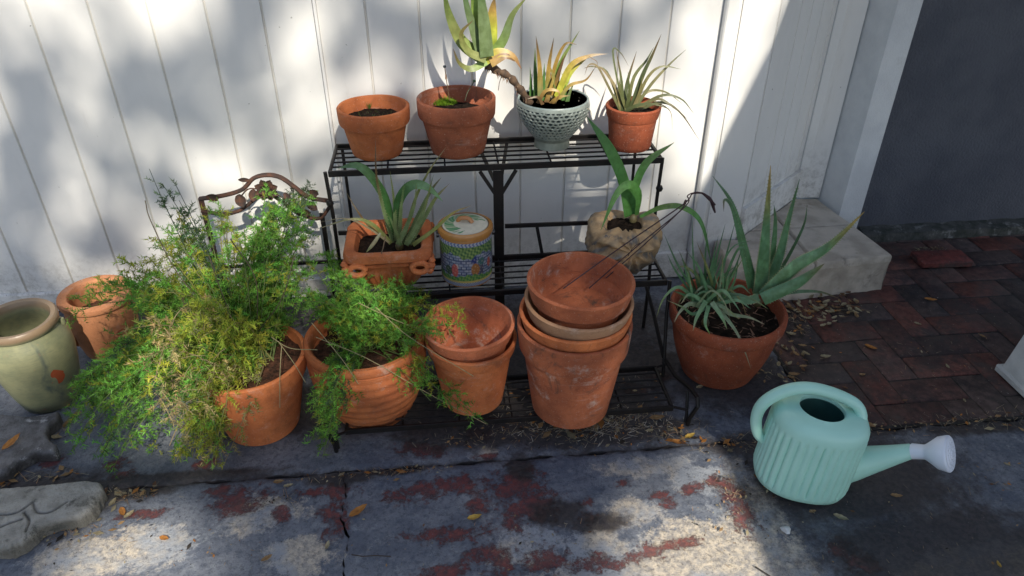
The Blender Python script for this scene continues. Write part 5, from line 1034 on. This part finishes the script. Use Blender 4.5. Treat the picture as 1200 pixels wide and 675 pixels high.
# litter: leaf fragments, needles, straw
LITTER = [((965, 362), .13, .045, 190, 1.), ((935, 385), .04, .06, 50, 1.), ((905, 440), .05, .10, 40, .9), ((1050, 500), .45, .03, 190, .8), ((1160, 495), .14, .04, 60, 1.), ((930, 515), .08, .04, 70, .8), ((850, 520), .10, .03, 70, .8), ((790, 510), .06, .03, 60, 1.), ((700, 500), .16, .06, 260, .9), ((650, 500), .12, .06, 120, .8), ((560, 515), .12, .05, 90, .7), ((470, 552), .09, .014, 110, .6), ((330, 587), .05, .01, 40, .5), ((150, 580), .08, .02, 90, .9), ((85, 625), .10, .03, 90, .8), ((30, 560), .10, .02, 50, 1.2), ((70, 510), .02, .08, 26, 1.3), ((860, 580), .05, .08, 110, .5), ((690, 455), .20, .06, 60, .7), ((555, 455), .3, .05, 40, .7), ((1095, 293), .06, .02, 60, .8), ((910, 560), .06, .06, 60, .6), ((1170, 560), .08, .06, 30, .6), ((380, 560), .08, .01, 50, .5), ((600, 640), .5, .08, 80, .35), ((1030, 620), .3, .12, 60, .4), ((200, 640), .25, .06, 60, .4), ((1100, 420), .3, .12, 90, .5), ((850, 620), .12, .06, 60, .4)]
m = MB()
for (cx, cy), rx, ry, n_, sz in LITTER:
    P0 = G(cx, cy)
    for i in range(n_):
        x = P0[0]+random.gauss(0, rx*.6); y = P0[1]+random.gauss(0, ry*.6); L = random.uniform(.006, .022)*sz*(1.6 if random.random() < .2 else 1); an = random.random()*6.28
        if y > -.21 and .95 < x < 1.56: y = -.24-random.random()*.04
        if y > .14: continue
        f = random.uniform(.6, 1.15); c_ = random.choice((LT, LP, LB, LO, LT, LP)); c_ = tuple(q*f for q in c_)
        c_ = mixc(c_, (.035, .028, .022), 1.) if random.random() < .25 else c_; L *= random.choice((.5, .8, 1, 1, 1.5))
        if random.random() < .42:
            d = np.array([math.cos(an), math.sin(an), random.uniform(0, .2)])*L; s_ = np.array([-math.sin(an), math.cos(an), 0])*L*.24; b = np.array([x, y, .0015+random.random()*.004]); m.add([b-d*.5, b-s_, b+d*.5+(0, 0, .001), b+s_+(0, 0, .0015)], [(0, 1, 2, 3)], c_, False)
        else:
            d = np.array([math.cos(an), math.sin(an), random.uniform(0, .15)])*L*1.4; s_ = np.array([-math.sin(an), math.cos(an), 0])*.0007; b = np.array([x, y, .002]); m.add([b-s_, b+d-s_*.5, b+d+s_*.5, b+s_], [(0, 1, 2, 3)], mixc(c_, (.5, .46, .36), .4), False)
o = m.build('leaf_litter', M['litterleaf']); tag(o, 'dry leaf crumbs, needles and straw scattered over the ground', 'leaf litter', kind='stuff')
# larger leaves of the pile by the step, part of the same heap
m = MB()
for i in range(95):
    x, y = ell(962, 360, 48, 22) if i < 65 else ell(925, 410, 20, 45); L = random.uniform(.016, .034); mm = dead_leaf(G(x, y, random.uniform(.001, .012)), random.random()*6.28, L, random.choice((LT, LP, LT, LB, LP)), random.uniform(.3, .8))
    m.add(mm.v, mm.f, mm.c, True)
o = m.build('leaf_pile', M['litterleaf']); tag(o, 'heap of dry tan leaves drifted against the doorstep behind the aloe pot', 'leaf pile', kind='stuff')

m = MB()
for i in range(420):     # pale straw bits, their bright colour also painting in sun glints
    p = G(random.gauss(690, 55), random.gauss(497, 12), .002); an = random.gauss(.5, .8); L = random.uniform(.008, .028); d = np.array([math.cos(an), math.sin(an), random.uniform(0, .12)])*L; q_ = np.array([-math.sin(an), math.cos(an), 0])*.0008; m.add([p-q_, p+d-q_*.4, p+d+q_*.4, p+q_], [(0, 1, 2, 3)], random.choice(((.75, .72, .62), (.55, .48, .36), (.40, .30, .18))), False)
o = m.build('straw', M['litterleaf']); tag(o, 'pale bits of straw and painted sun glints below the bottom shelf', 'straw', kind='stuff')

# ------------------------------------------------------------------ oak tree behind the camera that dapples the sun
tree = thing('oak_tree', 'tall oak behind the camera whose crown dapples the sunlight', 'tree', (-1.6, -12.0, 0))
T0 = SV
LIT = []   # (world point, radius, strength): places where the sun comes through
def lit(px, py, r, s=1., y=None): LIT.append((G(px, py) if y is None else A(px, py, y), r, s))
DARKW = []
def dark(px, py, r, s=1.): DARKW.append((A(px, py, 0), r, s))
for (x, y, r, k, yy) in ((458, 260, .10, .8, -.38), (545, 290, .08, .8, -.40), (728, 270, .09, .8, -.38), (440, 140, .09, .7, -.16), (536, 150, .06, .4, -.17), (647, 140, .09, .5, -.15), (740, 150, .07, .5, -.18), (555, 430, .10, .75, -.72), (680, 340, .13, .8, -.80), (680, 430, .13, .75, -.80), (430, 450, .10, .8, -.75), (300, 450, .10, .75, -.75)): LIT.append((A(x, y, yy), r, k))
# ground and objects in the sun
for a_ in ((130, 640, .09), (190, 630, .10), (110, 670, .09), (215, 665, .08), (170, 655, .09), (60, 605, .07, .8), (290, 610, .05, .7), (310, 600, .05, .6), (350, 660, .04, .6), (860, 640, .09), (800, 640, .10), (830, 600, .07), (880, 680, .09), (820, 670, .09), (735, 592, .04, .55), (765, 580, .04, .45), (730, 640, .06, .6), (560, 605, .06, .45), (500, 640, .06, .4), (620, 640, .06, .5), (440, 600, .04, .35), 
           (790, 520, .04), (820, 515, .03, .8), (720, 500, .04, .5), (660, 500, .03, .3), (860, 590, .06), (330, 520, .04, .5)): lit(a_[0], a_[1], a_[2], a_[3] if len(a_) > 3 else 1.)
for (x, y, r) in ((840, 540, .06), (870, 550, .07), (890, 575, .09), (905, 600, .08), (930, 640, .10), (960, 690, .10), (900, 720, .12), (780, 720, .12), (800, 610, .08), (760, 640, .07), (870, 610, .08), (850, 570, .06), (895, 655, .09), (845, 650, .10), (780, 655, .07)): lit(x, y, r, 1.)
for (x, y, r, yy) in ((130, 460, .08, -.8), (110, 500, .06, -.85), (250, 350, .09, -.5), (200, 360, .08, -.5), (270, 300, .09, -.4), (160, 400, .08, -.6), (380, 360, .08, -.55), (410, 340, .08, -.55), (450, 370, .07, -.65), (380, 480, .05, -.8)): lit(x, y, r, .85, yy)
for a_ in ((10, 430, .09, -.5), (40, 400, .06, -.5), (110, 350, .09, -.25), (90, 400, .06, -.35), (140, 340, .06, -.2), (200, 430, .07, -.85), (230, 400, .08, -.8), (180, 380, .06, -.8), (170, 460, .06, -.85), (250, 470, .05, -.85), (150, 520, .05, -.9), (240, 300, .10, -.45), (300, 260, .10, -.3), (290, 420, .05, -.75), (320, 400, .05, -.7), (330, 430, .04, -.8), (430, 350, .08, -.6), (460, 430, .05, -.77), (485, 460, .04, -.8), (350, 320, .08, -.5), (400, 330, .06, -.5), (520, 380, .045, -.65),
           (565, 50, .09, -.22), (600, 80, .06, -.2), (670, 80, .08, -.15), (700, 60, .06, -.15), (740, 90, .10, -.18), (780, 90, .08, -.15), (735, 160, .05, -.2), (310, 225, .10, -.13)): lit(a_[0], a_[1], a_[2], 1., a_[3])
for (x, y, r) in ((890, 10, .08), (870, 60, .08), (850, 120, .08), (830, 170, .07), (800, 130, .06), (810, 40, .07)): lit(x, y, r, 1., 0)
for (x, y, r, yy) in ((100, 420, .08, -.7), (180, 500, .08, -.85), (240, 520, .06, -.85), (320, 340, .07, -.45), (200, 280, .07, -.4), (350, 240, .08, -.2)): lit(x, y, r, .9, yy)
for a_ in ((45, 130, .09), (15, 250, .10), (30, 190, .08), (160, 90, .08, .7), (215, 95, .07, .8), (275, 60, .09, .8), (285, 120, .06, .7), (290, 10, .07, .8), (250, 150, .06, .5), (130, 190, .07, .6), (120, 250, .07, .6), (150, 140, .05, .5), (200, 170, .05, .4), (110, 290, .06, .5), (10, 330, .1, .9), (150, 300, .05, .5), (410, 60, .08, .35), (455, 40, .09, .45), (520, 20, .10, .5), (540, 110, .07, .4), (620, 40, .08, .45), (680, 20, .09, .5), (720, 30, .06, .4), (590, 20, .07, .4), (640, 80, .04, .4), (480, 130, .08, .4), (760, 200, .06, .5), (790, 250, .07, .6),
           (430, 230, .10), (430, 300, .12), (500, 230, .10), (500, 300, .12), (570, 230, .10), (570, 300, .12), (640, 230, .10), (640, 300, .12), (700, 230, .09), (700, 300, .12), (760, 300, .08), (740, 330, .09), (410, 350, .1), (400, 270, .03)): dark(a_[0], a_[1], a_[2], a_[3] if len(a_) > 3 else 1.)
NL = 28000; cand = []
def clump(P):
    """shade wanted at the place this crown point shades, 0..1"""
    t1 = -P[1]/(-SV[1]) if False else (P[1]-0)/SV[1]      # to fence plane y=0
    t2 = P[2]/SV[2]; t = min(t1, t2); H = P-SV*t; wall = t1 < t2
    if wall:
        s_ = .13
        for c, r, k in DARKW:
            d = c-P; d = d-SV*(d@SV); q = np.linalg.norm(d)/r; s_ = max(s_, k*(1 if q < .8 else max(0, (1.35-q)/.55)))
    else: s_ = .90
    for c, r, k in LIT:
        d = c-P; d = d-SV*(d@SV); q = np.linalg.norm(d)/r
        s_ = min(s_, 1-k*(1 if q < .95 else max(0, (1.3-q)/.35)))
    return s_
e1 = np.cross(SV, (0, 0, 1.)); e1 /= np.linalg.norm(e1); e2 = np.cross(e1, SV)
lv_, lf_ = [], []; nleaf = 0; R5 = random.Random(11); bases = []
while nleaf < NL:
    tx, ty = R5.uniform(-2.4, 2.4), R5.uniform(-2.4, .0)     # anchor on the ground sheet
    P = np.array([tx, ty if R5.random() < .6 else 0, 0 if R5.random() < .6 else R5.uniform(0, 1.5)])+SV*R5.uniform(11.5, 15.5)
    s_ = clump(P)
    nleaf += 1
    if R5.random() > s_: continue
    a = np.array([R5.gauss(0, 1) for _ in range(3)]); a /= np.linalg.norm(a); b = np.cross(a, SV+.01); b /= np.linalg.norm(b); L = R5.uniform(.05, .085)
    k = len(lv_); lv_ += [P-a*L, P+b*L*.5, P+a*L, P-b*L*.5]; lf_.append((k, k+1, k+2, k+3)); bases.append(P)
# rest of the crown around the window
for i in range(5000):
    a = R5.random()*6.28; q = 2.6+R5.random()*2.6; c = np.array([2.2, -10.4, 9.0])+e1*q*math.cos(a)+e2*q*math.sin(a)+SV*R5.uniform(-1.4, 1.4); 
    if c[2] < 3: continue
    t2 = c[2]/SV[2]; Hh = c-SV*t2
    if -2.2 < Hh[0] < 2.2 and -2.6 < Hh[1] < 2.4: continue
    d_ = np.array([R5.gauss(0, 1) for _ in range(3)]); d_ /= np.linalg.norm(d_); b = np.cross(d_, (.3, .5, .8)); b /= np.linalg.norm(b); L = .09; k = len(lv_); lv_ += [c-d_*L, c+b*L*.6, c+d_*L, c-b*L*.6]; lf_.append((k, k+1, k+2, k+3))
m = MB(); m.add(lv_, lf_, (1, 1, 1), False); m.build('crown', M['oakleaf'], tree)
m = MB(); m.tube(bez([(-1.6, -12, 0), (-1.5, -11.9, 3), (-1.1, -11.8, 6), (-.6, -11.6, 9), (-.4, -11.6, 11.5)], 20), [.30-.011*i for i in range(21)], 14)
for P in ([(-1.2, -11.85, 5.2), (-2.6, -11.6, 6.6), (-3.8, -11.4, 7.6)], [(-.9, -11.7, 6.8), (1.2, -12.9, 8.8), (2.6, -13.6, 10)], [(-.7, -11.7, 8.2), (.2, -13.4, 10.6), (.6, -14, 11.4)]): m.tube(bez(P, 10), [.10-.008*i for i in range(11)], 9)
m.build('trunk', M['bark'], tree)

for o in bpy.data.objects:
    if '_w' in o: del o['_w']
